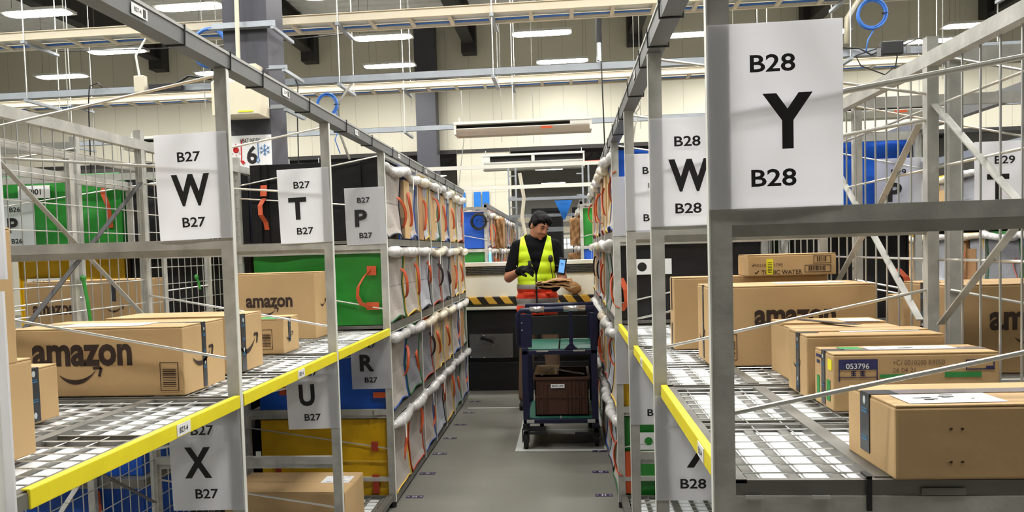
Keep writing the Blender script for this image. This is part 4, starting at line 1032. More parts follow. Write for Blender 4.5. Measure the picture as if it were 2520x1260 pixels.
part('shelf', MB().box(-3.38, -1.84, 3.3, 4.4, .385, .425), 'galv_dark', t)
plain_bag('green bag with a white Z001 label behind the left wire mesh', -3.35, -2.62, 4.6, 5.0, 1.452, 1.89, 'bag_green', strap=[(.28, -.01, .38), (.27, -.03, .33), (.3, -.03, .25), (.3, -.01, .12)])
o = [o for o in COL.objects if 'Z001' in o.get('label', '')][0]
l = obj('label_plate', MB().box(-.27, -.07, -.016, -.010, .31, .385), 'white_label', o); q = MB(); put_text(q, 'Z001', (-.22, -.0165, .33), (1, 0, 0), (0, 0, 1), .095, .035, .02); obj('label_print', q, 'ink', l)
plain_bag('yellow bag above the amazon box behind the left wire mesh', -3.28, -2.62, 4.6, 5.0, .982, 1.39, 'bag_yellow')
o = [o for o in COL.objects if o.get('label', '').startswith('yellow bag above')][0]
l = obj('label_plate', MB().box(-.28, -.05, -.016, -.010, .26, .30), 'white_label', o); q = MB(); put_text(q, 'T-100', (-.25, -.0165, .27), (1, 0, 0), (0, 0, 1), .11, .018, .02); obj('label_print', q, 'ink', l)
plain_bag('black bag behind the framed wire mesh left of the first left post', -2.58, -1.84, 4.6, 5.0, .982, 1.40, 'bag_black')
plain_bag('black bag high behind the W sign of the left rack', -2.58, -1.84, 4.6, 5.0, 1.452, 1.86, 'bag_black')
plain_bag('blue bag under the yellow strip behind the lower left wire mesh', -2.60, -1.88, 3.36, 3.8, .427, .86, 'bag_blue', strap=[(.1, -.01, .36), (.12, -.03, .3), (.15, -.03, .2), (.15, -.01, .1)])
plain_bag('blue bag on the bottom level behind the lower left wire mesh', -2.60, -1.88, 3.36, 3.8, .062, .38, 'bag_blue', strap=[(.15, -.01, .3), (.17, -.03, .2), (.17, -.01, .1)])
plain_bag('black bag low behind the X sign of the left rack', -2.58, -1.84, 4.6, 5.0, .432, .86, 'bag_black')
plain_bag('black bag at the bottom behind the X sign of the left rack', -2.58, -1.84, 4.6, 5.0, .062, .38, 'bag_black')
for x, z, y in ((-1.742, 1.31, 2.78), (-1.742, 1.285, 3.68)):
    t = thing('ribbon_tie', 'green ribbon tied to the wire mesh, ' + ('long one with hanging ends near the left edge' if y < 3 else 'short one in the framed mesh'), 'ribbon', (x, y, z))
    L_ = .17 if y < 3 else .06
    obj('knot', MB().ball((0, 0, 0), (.008, .016, .012)), 'bag_green', t); obj('ends', MB().ribbon([(0, 0, 0), (.006, .01, -L_ * .5), (.002, .03, -L_)], .02, .002, side=(0, 1, 0)), 'bag_green', t)

# ---------------------------------------------------------------- far racks beyond the conveyor
for sg, xa, nm in ((-1, -.90, 'left'), (1, .155, 'right')):
    t = thing('shelving_rack', 'galvanised rack beyond the conveyor, on the %s of the aisle' % nm, 'shelving rack', (xa + sg * .4, 13, 0))
    for i in range(9):
        y = 9.25 + i * .95
        part('upright_post', post_mb(*sorted((xa, xa + sg * .035)), y, y + .018, 0, 1.9), 'galv', t)
        part('upright_post', post_mb(*sorted((xa + sg * .79, xa + sg * .76)), y, y + .018, 0, 1.9), 'galv', t)
        for z in (.98, 1.40, 1.88): part('cross_beam', MB().box(*sorted((xa + sg * .035, xa + sg * .76)), y, y + .02, z - .035, z), 'galv', t)
    part('brace_rod', MB().cyl((xa, 9.245, 1.5), (xa + sg * .76, 9.247, 1.66), .005, 6), 'rod', t)
    for z in (.5, .98, 1.405): part('bag_shelf', MB().box(*sorted((xa, xa + sg * .79)), 9.3, 16.85, z - .03, z), 'galv_dark', t)
    part('top_rail', MB().box(*sorted((xa - sg * .004, xa + sg * .03)), 9.25, 16.9, 1.87, 1.92), 'duct', t)
    rows = {2: ('gkrkbykgrk', 'brygkbyrgb'), 3: ('brykrgkbrg', 'grybkygrbk')}
    for lv, z in ((2, .981), (3, 1.406)):
        for i in range(10):
            c = rows[lv][0 if sg < 0 else 1][i]; st_ = (0, 2, 1, 0, 1, 2, 0, 1, 0, 2)[(i + lv) % 10] if i else 0
            bag(c, st_, xa + (.004 if sg > 0 else -.004), 9.5 + i * .475, z, PI if sg > 0 else 0,
                '%s-edged bag, %s in the %s row of the far %s rack' % (CNAME[c], (ORD + ['tenth'])[i], {2: 'lower', 3: 'upper'}[lv], nm), 'bags in the far racks', body=None)
t = thing('light_strip', 'blue glowing light strip on the end of the far left rack', 'light strip', (-.875, 9.24, 1.05))
q = MB()
for i in range(14): q.box(-.012, .012, -.006, 0, i * .022, i * .022 + .014)
obj('diodes', q, 'led', t); obj('backing', MB().box(-.016, .016, 0, .006, -.01, .32), 'white_panel', t)
for x0, x1, y0, y1, z0, z1, l in ((.04, .17, 9.5, 9.75, 1.407, 1.73, 'tall tan paper sack leaning out of the far right rack, upper level'), (.02, .17, 9.52, 9.8, .983, 1.32, 'tan paper sack leaning out of the far right rack, lower level'), (-.91, -.80, 10.3, 10.6, 1.407, 1.80, 'bulging tan paper sack leaning out of the far left rack')):
    t = thing('paper_sack', l, 'paper bag', ((x0 + x1) / 2, (y0 + y1) / 2, z0)); q = MB(); wob(q, (x0 - x1) / 2, (x1 - x0) / 2, (y0 - y1) / 2, (y1 - y0) / 2, 0, z1 - z0 - .03, .02, x0); obj('bag_body', q, 'kraft', t, smooth=False)
    obj('rolled_top', MB().tube([((x0 - x1) / 2, 0, z1 - z0 - .035), (0, .02, z1 - z0 - .02), ((x1 - x0) / 2, 0, z1 - z0 - .035)], .03, 8), 'kraft', t)
for i, (x, y) in enumerate(()):
    t, a, b, h = carton(('nearer' if not i else 'farther') + ' kraft box standing upright left of the far right rack', x, x + .13, y, y + .3, .98 if i else 1.25, 1.27 if i else 1.73, m='kraft') if False else (None,) * 4

# ---------------------------------------------------------------- conveyor across the aisle
YC = 7.88
t = thing('conveyor', 'large black and white conveyor machine crossing the end of the aisle', 'conveyor', (-.4, 8.3, 0))
cx0, cx1 = -2.2, 1.4
part('base_cabinet', MB().box(cx0, cx1, YC + .05, 9.0, .0, .80), 'machine', t)
part('base_panel', MB().box(-1.02, -.30, YC + .03, YC + .05, .32, .785).box(-.28, .45, YC + .03, YC + .05, .32, .785).box(cx0, cx1, YC + .02, YC + .05, .0, .28), 'machine', t, bevel=.006)
part('handle_slot', MB().box(-.78, -.66, YC + .026, YC + .031, .60, .635), 'black', t)
part('hose', MB().tube([(-.9, YC + .02, .5), (-.84, YC - .01, .53), (-.76, YC - .01, .51), (-.72, YC + .01, .45)], .03, 8).tube([(-.95, YC + .01, .42), (-.84, YC, .44), (-.74, YC + .01, .41)], .026, 8), 'black', t, smooth=True)
part('clear_cover', MB().box(-.97, -.545, YC - .03, YC - .025, .33, .555).box(-.97, -.545, YC - .03, YC + .03, .555, .56), 'poly', t, bevel=.004)
q = MB()
for x, z in ((-.83, .55), (-.96, .34), (-.56, .34), (-.83, .335)): q.ball((x, YC - .034, z), (.006, .004, .006), 8, 5)
part('screw', q, 'chrome', t)
part('white_rail', MB().box(cx0, cx1, YC - .02, YC + .06, .797, .83), 'white_panel', t, bevel=.008)
part('hazard_bumper', MB().box(cx0, cx1, YC - .03, YC + .05, .852, .925), 'hazard', t, bevel=.008)
part('side_panel', MB().box(cx0, cx1, YC + .03, YC + .05, .925, 1.15), 'white_panel', t)
q = MB()
for i in range(5): q.box(cx0, cx1, YC + .02 - .004 * i, YC + .05, 1.137 + i * .0165, 1.149 + i * .0165)
part('rubber_seal', q, 'rib_dark', t)
part('top_rail', MB().box(cx0, cx1, YC, YC + .14, 1.222, 1.262), 'white_panel', t, bevel=.004)
part('belt_cover', MB().box(cx0, cx1, YC + .14, 9.0, 1.2, 1.23), 'white_panel', t)
part('belt_frame', MB().box(cx0, cx1, YC + .05, 9.0, .80, 1.2), 'white_panel', t)
t = thing('pipe_frame', 'white pipe frame spanning above the conveyor at the end of the aisle', 'frame', (-1, 8.9, 0))
for z in (2.29, 2.06): part('crossbar', MB().box(-2.35, 1.0, 8.88, 8.91, z - .02, z + .02), 'white_panel', t)
for x in (-2.35, .97): part('upright_post', MB().box(x, x + .03, 8.88, 8.91, 0, 2.31), 'white_panel', t)
t = thing('pipe_frame', 'grey pipe frame with ladder posts farther down the aisle behind the worker', 'frame', (-.3, 14, 0))
for z in (2.25, 1.96): part('crossbar', MB().box(-.985, .415, 13.975, 14.015, z - .025, z + .025), 'channel', t)
for x in (-.98, -.86, .28, .38): part('upright_post', MB().box(x, x + .03, 13.98, 14.01, 0, 2.85), 'channel', t)
for x in (-.86, .28):
    q = MB()
    for i in range(9): q.box(x - .09, x + .0, 13.985, 14.0, 1.2 + i * .18, 1.22 + i * .18)
    part('rungs', q, 'channel', t)
t = thing('pennant', 'small blue triangular pennant with white print above the worker', 'pennant', (-.04, 13.9, 2.2))
obj('cloth', MB().poly([(-.15, .0), (.15, 0), (.03, -.31), (-.0, -.34)], lambda a, c, h: (a, h * .01, c), 1), 'blue_banner', t)
q = MB(); put_text(q, 'SAFETY', (-.08, -.002, -.05), (1, 0, 0), (0, 0, 1), .16, .02, .01) if False else q.box(-.08, .08, -.003, -.001, -.04, -.034).box(-.05, .05, -.003, -.001, -.06, -.055)
obj('print', q, 'sky_blue', t)
for i, (x0, x1) in enumerate(((-2.76, -2.58), (-2.36, -2.18), (-2.14, -1.96))):
    tag(obj('wall_banner', MB().box(x0, x1, YW - .05, YW - .04, 2.45, 2.92), 'blue_banner', origin=((x0 + x1) / 2, YW - .045, 2.45)), '%s of the three bright blue banners on the cream pier' % ('leftmost', 'middle', 'rightmost')[i], 'banner')
cable('thin cable hanging in front of the cream pier', [(-1.75, 14, 4.5), (-1.72, 14, 3.3), (-1.85, 14, 2.4), (-1.9, 14, 2.1), (-1.75, 14, 1.95), (-1.6, 14, 2.1)], .008, 'conduit')
cable('cream hose hanging behind the worker in the far hall', [(-.72, 13, 2.6), (-.66, 13, 2.2), (-.7, 13, 1.9), (-.62, 13, 1.4), (-.62, 13, 1.2)], .03, 'cream_plain', 'hose')
cable('long dark red pipe crossing the hall behind the pier', [(-3.5, 20.3, 3.45), (-1, 20.3, 3.5), (2.5, 20.3, 3.55)], .02, 'trim_red', 'pipe')
# tan parcel on the conveyor
t = thing('paper_parcel', 'crumpled kraft paper parcel lying on the conveyor behind the envelopes', 'parcel', (.02, 7.86, .945))
rnd = random.Random(4); q = MB()
def pp(u, v):
    a, b = 2 * PI * u, PI * v; r = 1 + .12 * math.sin(5 * a) * math.sin(3 * b) + .08 * math.sin(9 * a + 4 * b)
    return (.085 * r * math.sin(b) * math.cos(a) + .02, .025 * r * math.sin(b) * math.sin(a), .06 + .06 * r * math.cos(b) + .02 * math.cos(a) * -1)
q.grid(pp, 24, 12); obj('wrapping', q, 'kraft', t, smooth=True); obj('tape_strip', MB().ball((.02, -.024, .06), (.05, .004, .008)), 'card', t)
# grey lockers / equipment in the hall beyond
for i, (x0, x1, y, z0, z1, l) in enumerate(((-1.1, -.1, 26, 0, 2.7, 'dark grey cabinet in the hall beyond the worker'), (.2, 1.6, 27, 0, 2.75, 'dark grey machine housing in the hall beyond, behind the pennant'))):
    t = thing('equipment_cabinet', l, 'cabinet', ((x0 + x1) / 2, y, 0)); part('body', MB().box(x0, x1, y, y + .6, z0, z1), 'column', t)
    part('door', MB().box(x0 + .06, x1 - .06, y - .02, y, z0 + .2, z1 - .1), 'machine', t, bevel=.01); part('band', MB().box(x0, x1, y - .03, y, z1 - .75, z1 - .6), 'channel', t)
t = thing('far_window', 'bright daylit window strip far away behind the worker', 'window', (0, 40, 1.3))
part('pane', MB().box(-1.0, 1.0, 39.97, 39.99, 1.42, 1.9), 'fluo_win', t); part('frame', MB().box(-1.05, 1.05, 39.94, 39.97, 1.62, 1.66).box(-.02, .02, 39.94, 39.97, 1.42, 1.9).box(-1.05, 1.05, 39.94, 40, 1.36, 1.42).box(-1.05, 1.05, 39.94, 40, 1.9, 1.96), 'hall_wall', t)

# ---------------------------------------------------------------- floor markings
q = MB()
for i, (x, y) in enumerate(((-.885, 4.44), (-.895, 4.92), (-.895, 5.41), (-.89, 5.87), (-.876, 6.34), (-.865, 6.81), (-.87, 7.32))):
    t = thing('floor_sticker', 'purple floor sticker lettered %s along the left rack' % 'HGFEDCB'[i], 'floor sticker', (x, y, 0), group='floor stickers')
    obj('base', MB().box(-.048, .048, -.024, .024, .0, .0015), 'purple', t); q = MB(); put_text(q, 'HGFEDCB'[i], (-.012, -.016, .0022), (1, 0, 0), (0, 1, 0), .024, .032, .02); q.box(-.042, -.03, -.003, .003, .0016, .0022).box(.03, .042, -.003, .003, .0016, .0022); obj('letter', q, 'purple_ink', t)
for i, (x, y) in enumerate(((.17, 4.47), (.17, 4.945), (.185, 5.46))):
    t = thing('floor_sticker', 'purple floor sticker lettered %s along the right rack' % 'HGF'[i], 'floor sticker', (x, y, 0), group='floor stickers')
    obj('base', MB().box(-.048, .048, -.024, .024, .0, .0015), 'purple', t); q = MB(); put_text(q, 'HGF'[i], (-.012, -.016, .0022), (1, 0, 0), (0, 1, 0), .024, .032, .02); q.box(-.042, -.03, -.003, .003, .0016, .0022).box(.03, .042, -.003, .003, .0016, .0022); obj('letter', q, 'purple_ink', t)
tag(obj('floor_marking', MB().box(-.385, -.335, 5.47, 6.9, .0, .0015).box(-.335, .22, 5.47, 5.52, .0, .0015).box(-.335, .22, 6.1, 6.14, .0, .0015).box(-.9, .22, 7.0, 7.03, 0, .0015).box(.22, .235, 5.47, 7.0, 0, .0015), 'floor_line', origin=(-.1, 5.9, 0)), 'white tape rectangle on the floor under the cart', 'floor marking')

# ---------------------------------------------------------------- picking cart
t = thing('picking_cart', 'dark navy tube cart with green shelf mats standing in the aisle', 'cart', (-.07, 5.85, 0))
X0, X1, Y0, Y1 = -.325, .185, 5.55, 6.2
def P_(n, mb, m, **k): return part(n, mb, m, t, **k)
r = .018
for x in (X0 + .02, X1 - .02):
    for y in (Y0, Y1): P_('leg', MB().box(x - .022, x + .022, y - .018, y + .018, .15, .93 if (x > 0 or y > 6) else .7), 'navy', bevel=.004)
P_('handle', MB().tube([(X0 - .02, Y0, .72), (X0 - .02, Y0, .93), (X0, Y0, .955), (X1 - .01, Y0, .962), (X1 + .005, Y0, .93), (X1 + .005, Y0, .70)], .019, 10), 'navy', smooth=True)
P_('handle', MB().tube([(X0, Y1, .90), (X0, Y1, .945), (X1, Y1, .945), (X1, Y1, .9)], .016, 8), 'navy', smooth=True)
P_('handle_sleeve', MB().cyl((X0 + .06, Y0, .959), (X0 + .16, Y0, .9595), .021, 10).cyl((X0 + .29, Y0, .961), (X0 + .44, Y0, .962), .021, 10), 'chrome', smooth=True)
P_('side_plate', MB().box(X0 - .03, X0 + .07, Y0 - .012, Y0 - .004, .70, .93), 'navy', bevel=.003)
q = MB()
for z in (.87, .82): q.ball((X0 + .005, Y0 - .015, z), (.006, .004, .006), 8, 5)
P_('bolt', q, 'chrome')
P_('middle_post', MB().box(.0, .026, Y0 - .01, Y0 + .01, .70, .95).poly([(-.035, .685), (.06, .685), (.04, .70), (.026, .72), (.0, .72), (-.02, .70)], lambda a, c, h: (a, Y0 - .012 + h * .022, c), 1), 'navy')
P_('cross_plate', MB().box(X0 + .02, X1 - .02, Y1 - .01, Y1 + .01, .72, .86), 'machine')
for z, nm in ((.68, 'upper'), (.205, 'lower')):
    fr = MB().box(X0, X1, Y0 - .018, Y0 + .012, z - .03, z).box(X0, X1, Y1 - .012, Y1 + .018, z - .03, z).box(X0, X0 + .03, Y0, Y1, z - .03, z).box(X1 - .03, X1, Y0, Y1, z - .03, z)
    s = P_('shelf_frame', fr, 'navy', bevel=.004)
    part('shelf_mat', MB().box(X0 + .03, -.075, Y0 + .01, Y1 - .01, z - .01, z + .008).box(-.065, X1 - .03, Y0 + .01, Y1 - .01, z - .01, z + .008), 'cart_green', t, parent=s, bevel=.003)
P_('clip', MB().box(X0 + .02, X0 + .075, Y0 - .03, Y0 - .018, .18, .205).box(X1 - .075, X1 - .02, Y0 - .03, Y0 - .018, .18, .205), 'chrome', bevel=.003)
P_('clip', MB().box(X0 + .10, X0 + .18, Y0 - .024, Y0 - .018, .67, .682).box(X1 - .16, X1 - .08, Y0 - .024, Y0 - .018, .67, .682), 'chrome')
for x, y in ((X0 + .012, Y0 - .02), (X1 - .012, Y0 + .04), (X0 + .1, Y1), (X1 - .04, Y1 - .02)):
    w = P_('caster', MB().box(x - .022, x + .022, y - .03, y + .03, .135, .145).box(x - .024, x - .019, y - .02, y + .05, .05, .14).box(x + .019, x + .024, y - .02, y + .05, .05, .14).cyl((x, y, .14), (x, y, .175), .018, 10), 'black')
    part('wheel', MB().cyl((x - .015, y + .03, .06), (x + .015, y + .03, .06), .06, 20), 'rubber', t, parent=w, bevel=.006)
    part('hub', MB().cyl((x - .018, y + .03, .06), (x + .018, y + .03, .06), .02, 12), 'chrome', t, parent=w)
P_('brake_bar', MB().box(X0 + .03, X0 + .16, Y0 - .02, Y0, .10, .115), 'black'); P_('brake_bar', MB().box(X1 - .16, X1 - .05, Y0 - .02, Y0, .10, .112), 'black'); P_('brake_bar', MB().box(X0 + .02, X0 + .15, Y0 - .01, Y0 + .02, .12, .15), 'black')
# tote on the lower shelf
t = thing('plastic_tote', 'brown stackable tote with a white label on the lower shelf of the cart', 'plastic crate', (-.06, 5.85, .2155))
a, b, hh = .185, .25, .27; q = MB(); w_ = .006
q.box(-a, a, -b, -b + w_, 0, hh).box(-a, a, b - w_, b, 0, hh).box(-a, -a + w_, -b, b, 0, hh).box(a - w_, a, -b, b, 0, hh).box(-a, a, -b, b, 0, .01)
obj('shell', q, 'tote', t)
q = MB().box(-a - .012, a + .012, -b - .012, -b, hh - .02, hh).box(-a - .012, a + .012, b, b + .012, hh - .02, hh).box(-a - .012, -a, -b, b, hh - .02, hh).box(a, a + .012, -b, b, hh - .02, hh)
obj('rim', q, 'tote', t, bevel=.003)
q = MB()
for x in (-.172, -.16, -.135, -.125, .06, .085, .11, .125, .15, .165): q.box(x, x + .006, -b - .008, -b, .01, hh - .03)
q.box(-a, a, -b - .009, -b, hh * .47, hh * .5).box(-.105, .04, -b - .009, -b, hh - .05, hh - .04).box(-.105, -.1, -b - .009, -b, .02, hh - .05).box(.035, .04, -b - .009, -b, .02, hh - .05)
obj('rib', q, 'tote', t)
l = obj('label_plate', MB().box(-.075, .02, -b - .011, -b - .009, hh - .075, hh - .048), 'white_label', t); q = MB(); put_text(q, 'B27-29', (-.066, -b - .0115, hh - .068), (1, 0, 0), (0, 0, 1), .075, .013, .01); obj('print', q, 'ink', l)
t = thing('cardboard_flap', 'flattened tan cardboard piece lying on top of the tote', 'cardboard', (-.1, 5.9, .487)); obj('sheet', MB().box(-.15, .02, -.2, .25, 0, .004), 'card', t)
obj('plastic_film', MB().tube([(-.1, -.26, .008), (-.02, -.1, .03), (.1, -.2, .02), (.2, -.25, .01)], .006, 6), 'poly', t)

# ---------------------------------------------------------------- the worker
def remesh(name, mb, vox, m, parent=None, smooth=6, keep=None, offset=0.):
    me = mb.mesh(name + '_raw', []); o = bpy.data.objects.new(name + '_raw', me); COL.objects.link(o)
    md = o.modifiers.new('r', 'REMESH'); md.mode = 'VOXEL'; md.voxel_size = vox
    ms = o.modifiers.new('s', 'SMOOTH'); ms.factor = .5; ms.iterations = smooth
    dg = bpy.context.evaluated_depsgraph_get(); me2 = bpy.data.meshes.new_from_object(o.evaluated_get(dg))
    bpy.data.objects.remove(o); bpy.data.meshes.remove(me)
    return me2
def from_mesh(name, me, mats, parent, smooth=True):
    me.materials.clear()
    for m in (mats if isinstance(mats, list) else [mats]): me.materials.append(M[m])
    if smooth: me.polygons.foreach_set('use_smooth', [True] * len(me.polygons))
    o = bpy.data.objects.new(name, me); COL.objects.link(o); o.parent = parent; return o
PX, PY = -.265, 7.02
T = thing('person', 'worker in a lime and orange safety vest over a black T-shirt, looking down at envelopes', 'person', (PX, PY, 0))
def V(x, y, z): return Vector((x - PX, y - PY, z))
# joints in world metres
shR, shL = V(-.425, 7.03, 1.405), V(-.10, 7.07, 1.40)     # viewer's left / right
elR, wrR = V(-.505, 6.98, 1.135), V(-.375, 6.76, 1.205)
elL, wrL = V(-.045, 6.98, 1.115), V(-.105, 6.76, 1.055)
hip = V(-.265, 7.02, .93)
tor = MB()
def ring_body(mb, s=1.):
    secs = [(.84, .160, .105), (.93, .165, .112), (1.02, .155, .108), (1.12, .155, .112), (1.22, .168, .118), (1.31, .178, .115), (1.38, .172, .098), (1.43, .12, .075)]
    for z, w, d in secs: mb.ball((V(-.265, 7.03, z)), (w * s, d * s, .085), 20, 10)
ring_body(tor)
tor.cone(V(-.36, 7.04, 1.425), shR, .048, .058); tor.cone(V(-.17, 7.06, 1.425), shL, .048, .058)
tor.cone(V(-.265, 7.035, 1.42), V(-.262, 7.03, 1.475), .065, .058)
sh = MB(); sh.v, sh.f, sh.m = list(tor.v), list(tor.f), list(tor.m)
def lerp(a, b, t_): return a + (b - a) * t_
sh.cone(shR, lerp(shR, elR, .78), .057, .056); sh.cone(shL, lerp(shL, elL, .7), .057, .054)
shirt = remesh('shirt', sh, .010, 'shirt', smooth=22); 
# body: head, neck, arms, legs, one skin surface
HC = V(-.225, 6.97, 1.575)
Rh = Matrix.Rotation(math.radians(33), 3, 'Z') @ Matrix.Rotation(math.radians(28), 3, 'X') @ Matrix.Rotation(math.radians(6), 3, 'Y')
def hl(x, y, z): return HC + Rh @ Vector((x, y, z))
bd = MB()
hb = MB()
def hball(mb, c, r, n=18): mb.ball(hl(*c), r, n, 12, rot=Rh)
hball(hb, (0, .012, .028), (.073, .092, .082)); hball(hb, (0, -.03, -.018), (.060, .062, .078)); hball(hb, (0, -.034, -.07), (.047, .048, .036)); hball(hb, (0, -.072, -.092), (.018, .014, .014))
hball(hb, (-.028, -.066, -.03), (.022, .02, .022)); hball(hb, (.028, -.066, -.03), (.022, .02, .022)); hball(hb, (0, -.078, .028), (.045, .014, .012))
hb.cone(hl(0, -.088, .01), hl(0, -.103, -.024), .007, .0115, 10); hb.ball(hl(-.012, -.092, -.028), .008); hb.ball(hl(.012, -.092, -.028), .008)
hball(hb, (0, -.082, -.058), (.020, .010, .010))
hball(hb, (-.074, .004, -.012), (.010, .020, .030)); hball(hb, (.074, .004, -.012), (.010, .020, .030))
bd.v, bd.f, bd.m = list(hb.v), list(hb.f), list(hb.m)
bd.cone(V(-.263, 7.03, 1.44), hl(0, .03, -.06), .056, .052)
bd.cone(lerp(shR, elR, .1), elR, .045, .043); bd.cone(elR, wrR, .043, .027); bd.cone(lerp(shL, elL, .1), elL, .045, .042); bd.cone(elL, wrL, .042, .027)
bd.cone(wrR, lerp(wrR, elR, -.06), .026, .020); bd.cone(wrL, lerp(wrL, elL, -.06), .026, .020)
for z, w, d in ((.93, .14, .09), (1.1, .13, .09), (1.25, .14, .09), (1.38, .13, .07)): bd.ball(V(-.265, 7.03, z), (w, d, .1), 16, 8)
legs = ((V(-.345, 7.02, .90), V(-.365, 6.99, .50), V(-.40, 7.05, .09)), (V(-.185, 7.03, .90), V(-.155, 7.0, .50), V(-.13, 7.08, .09)))
for h_, k_, a_ in legs: bd.cone(h_, k_, .078, .05); bd.cone(k_, a_, .05, .034)
from_mesh('body', remesh('body', bd, .0075, 'skin', smooth=4), 'skin', T)
from_mesh('t_shirt', shirt, 'shirt', T)
# trousers and shoes
tr = MB()
for z, w, d in ((.98, .158, .11), (.92, .168, .118), (.86, .165, .115)): tr.ball(V(-.265, 7.03, z), (w, d, .08), 18, 8)
for h_, k_, a_ in legs: tr.cone(h_, k_, .092, .068); tr.cone(k_, a_, .068, .056)
from_mesh('trousers', remesh('trousers', tr, .012, 'pants'), 'pants', T)
for h_, k_, a_ in legs:
    s = MB(); s.ball(a_ + Vector((0, .02, -.045)), (.042, .05, .04)); s.ball(a_ + Vector((0, -.09, -.055)), (.046, .10, .032)); s.box(a_.x - .04, a_.x + .04, a_.y - .17, a_.y + .06, .003, .03)
    from_mesh('shoe', remesh('shoe', s, .009, 'rubber', smooth=3), 'rubber', T)
# vest cut from the torso surface
vt = MB(); ring_body(vt, 1.03); vt.cone(V(-.36, 7.04, 1.425), lerp(V(-.36, 7.04, 1.425), shR, .9), .052, .055); vt.cone(V(-.17, 7.06, 1.425), lerp(V(-.17, 7.06, 1.425), shL, .9), .052, .055)
for z, w, d in ((.86, .175, .125), (.95, .175, .125), (1.05, .168, .12)): vt.ball(V(-.265, 7.02, z), (w, d, .09), 20, 10)
vm = remesh('vest', vt, .010, 'vest', smooth=18)
bmv = bmesh.new(); bmv.from_mesh(vm); bmv.normal_update()
for v in bmv.verts: v.co += v.normal * .014
def cut(co, no): bmesh.ops.bisect_plane(bmv, geom=bmv.verts[:] + bmv.edges[:] + bmv.faces[:], plane_co=co, plane_no=no, dist=1e-5)
for z in (.815, .895, .955, 1.035, 1.075, 1.13, 1.17, 1.40): cut((0, 0, z), (0, 0, 1))
for s_ in (-1, 1):
    cut((0, 0, 1.13), (s_, 0, -.085 / .3)); cut((s_ * .15, 0, 1.3), (s_, 0, .12)); cut((s_ * .075, 0, 1.4), (1, 0, 0))
cut((0, 0, 0), (0, 1, 0)); bmv.normal_update()
kill = []
for f in bmv.faces:
    c = f.calc_center_median(); x, y, z = c.x, c.y, c.z
    if z < .815 or (z > 1.40 and abs(x) < .075) or (y < 0 and z > 1.13 and abs(x) < (z - 1.13) / .3 * .085) or (z > 1.17 and abs(x) > .15 + (1.3 - z) * .12): kill.append(f)
bmesh.ops.delete(bmv, geom=kill, context='FACES')
for f in bmv.faces:
    z = f.calc_center_median().z
    f.material_index = 0 if z > 1.075 else (2 if z > 1.035 else (1 if z > .955 else (2 if z > .895 else 1))); f.smooth = True
bmv.to_mesh(vm); bmv.free()
vo = bpy.data.objects.new('safety_vest', vm); COL.objects.link(vo); vo.parent = T
for m in ('vest', 'vest_orange', 'reflective'): vm.materials.append(M[m])
so = vo.modifiers.new('thick', 'SOLIDIFY'); so.thickness = .004
def torso_y(x, z): # rough front surface of the vest
    w, d = .178, .127; return -math.sqrt(max(0, 1 - (x / w) ** 2)) * d - .004
q = MB(); q.ribbon([(0, torso_y(0, z) - .006 + (.012 if z > 1.18 else 0), z) for z in (.83, .9, 1.0, 1.1, 1.16)], .014, .004, side=(1, 0, 0)); obj('zip', q, 'black', vo)
obj('pocket_flap', MB().box(-.115, -.02, -.142, -.128, .985, 1.012), 'vest_orange', vo, bevel=.004); obj('pocket_flap', MB().box(.075, .135, -.120, -.105, .99, 1.008), 'vest_orange', vo, bevel=.004)
q = MB(); q.bar((-.11, -.128, 1.275), (-.06, -.137, 1.285), .006, .01); q.bar((.03, -.140, 1.145), (.11, -.127, 1.15), .008, .02); obj('pocket_seam', q, 'vest', vo)
obj('sleeve_mark', MB().bar(shR + Vector((-.04, -.062, -.165)), shR + Vector((-.005, -.068, -.172)), .004, .010), 'white_label', T)
# microphone on the vest
t2 = obj('speaker_microphone', MB().ball((.125, -.135, 1.29), (.021, .013, .033), 12, 8), 'black', T, smooth=True)
obj('microphone_cord', MB().tube([(.125, -.14, 1.26), (.128, -.142, 1.2), (.14, -.135, 1.13), (.15, -.12, 1.08)], .004, 5), 'black', t2)
# hair
q = MB()
hball(q, (0, .02, .036), (.080, .094, .084), 22); hball(q, (0, -.03, .085), (.064, .052, .030)); hball(q, (-.040, -.052, .074), (.030, .032, .020)); hball(q, (.036, -.055, .068), (.034, .034, .026)); hball(q, (0, .06, -.02), (.07, .055, .06))
hball(q, (-.070, -.012, .03), (.016, .030, .035)); hball(q, (.070, -.012, .03), (.016, .030, .035))
rnd = random.Random(5)
for i in range(16):
    a = -PI / 2 + (rnd.random() - .45) * 2.0; p0 = hl(.060 * math.cos(a), .01 + .082 * math.sin(a), .085); p1 = hl(.070 * math.cos(a) + .012, .01 + .098 * math.sin(a), .055 - .022 * rnd.random()); q.cone(p0, p1, .010, .004, 6)
for i in range(7):
    a = i * .9; b_ = .75; p0 = hl(.06 * math.cos(a) * b_, .02 + .075 * math.sin(a) * b_, .095); p1 = hl(.07 * math.cos(a + .3) * (b_ + .2), .02 + .085 * math.sin(a + .3) * (b_ + .25), .085); q.cone(p0, p1, .012, .005, 6)
from_mesh('hair', remesh('hair', q, .006, 'hair', smooth=2), 'hair', T)
q = MB()
for s_ in (-1, 1):
    q.tube([hl(s_ * .016, -.094, .032), hl(s_ * .032, -.092, .037), hl(s_ * .048, -.08, .030)], [.003, .004, .002], 6)
obj('eyebrow', q, 'hair', T, smooth=True)
q = MB()
for s_ in (-1, 1): q.tube([hl(s_ * .017, -.0875, .011), hl(s_ * .030, -.0885, .007), hl(s_ * .045, -.079, .010)], [.0015, .003, .0015], 6)
obj('eyelashes', q, 'hair', T, smooth=True)
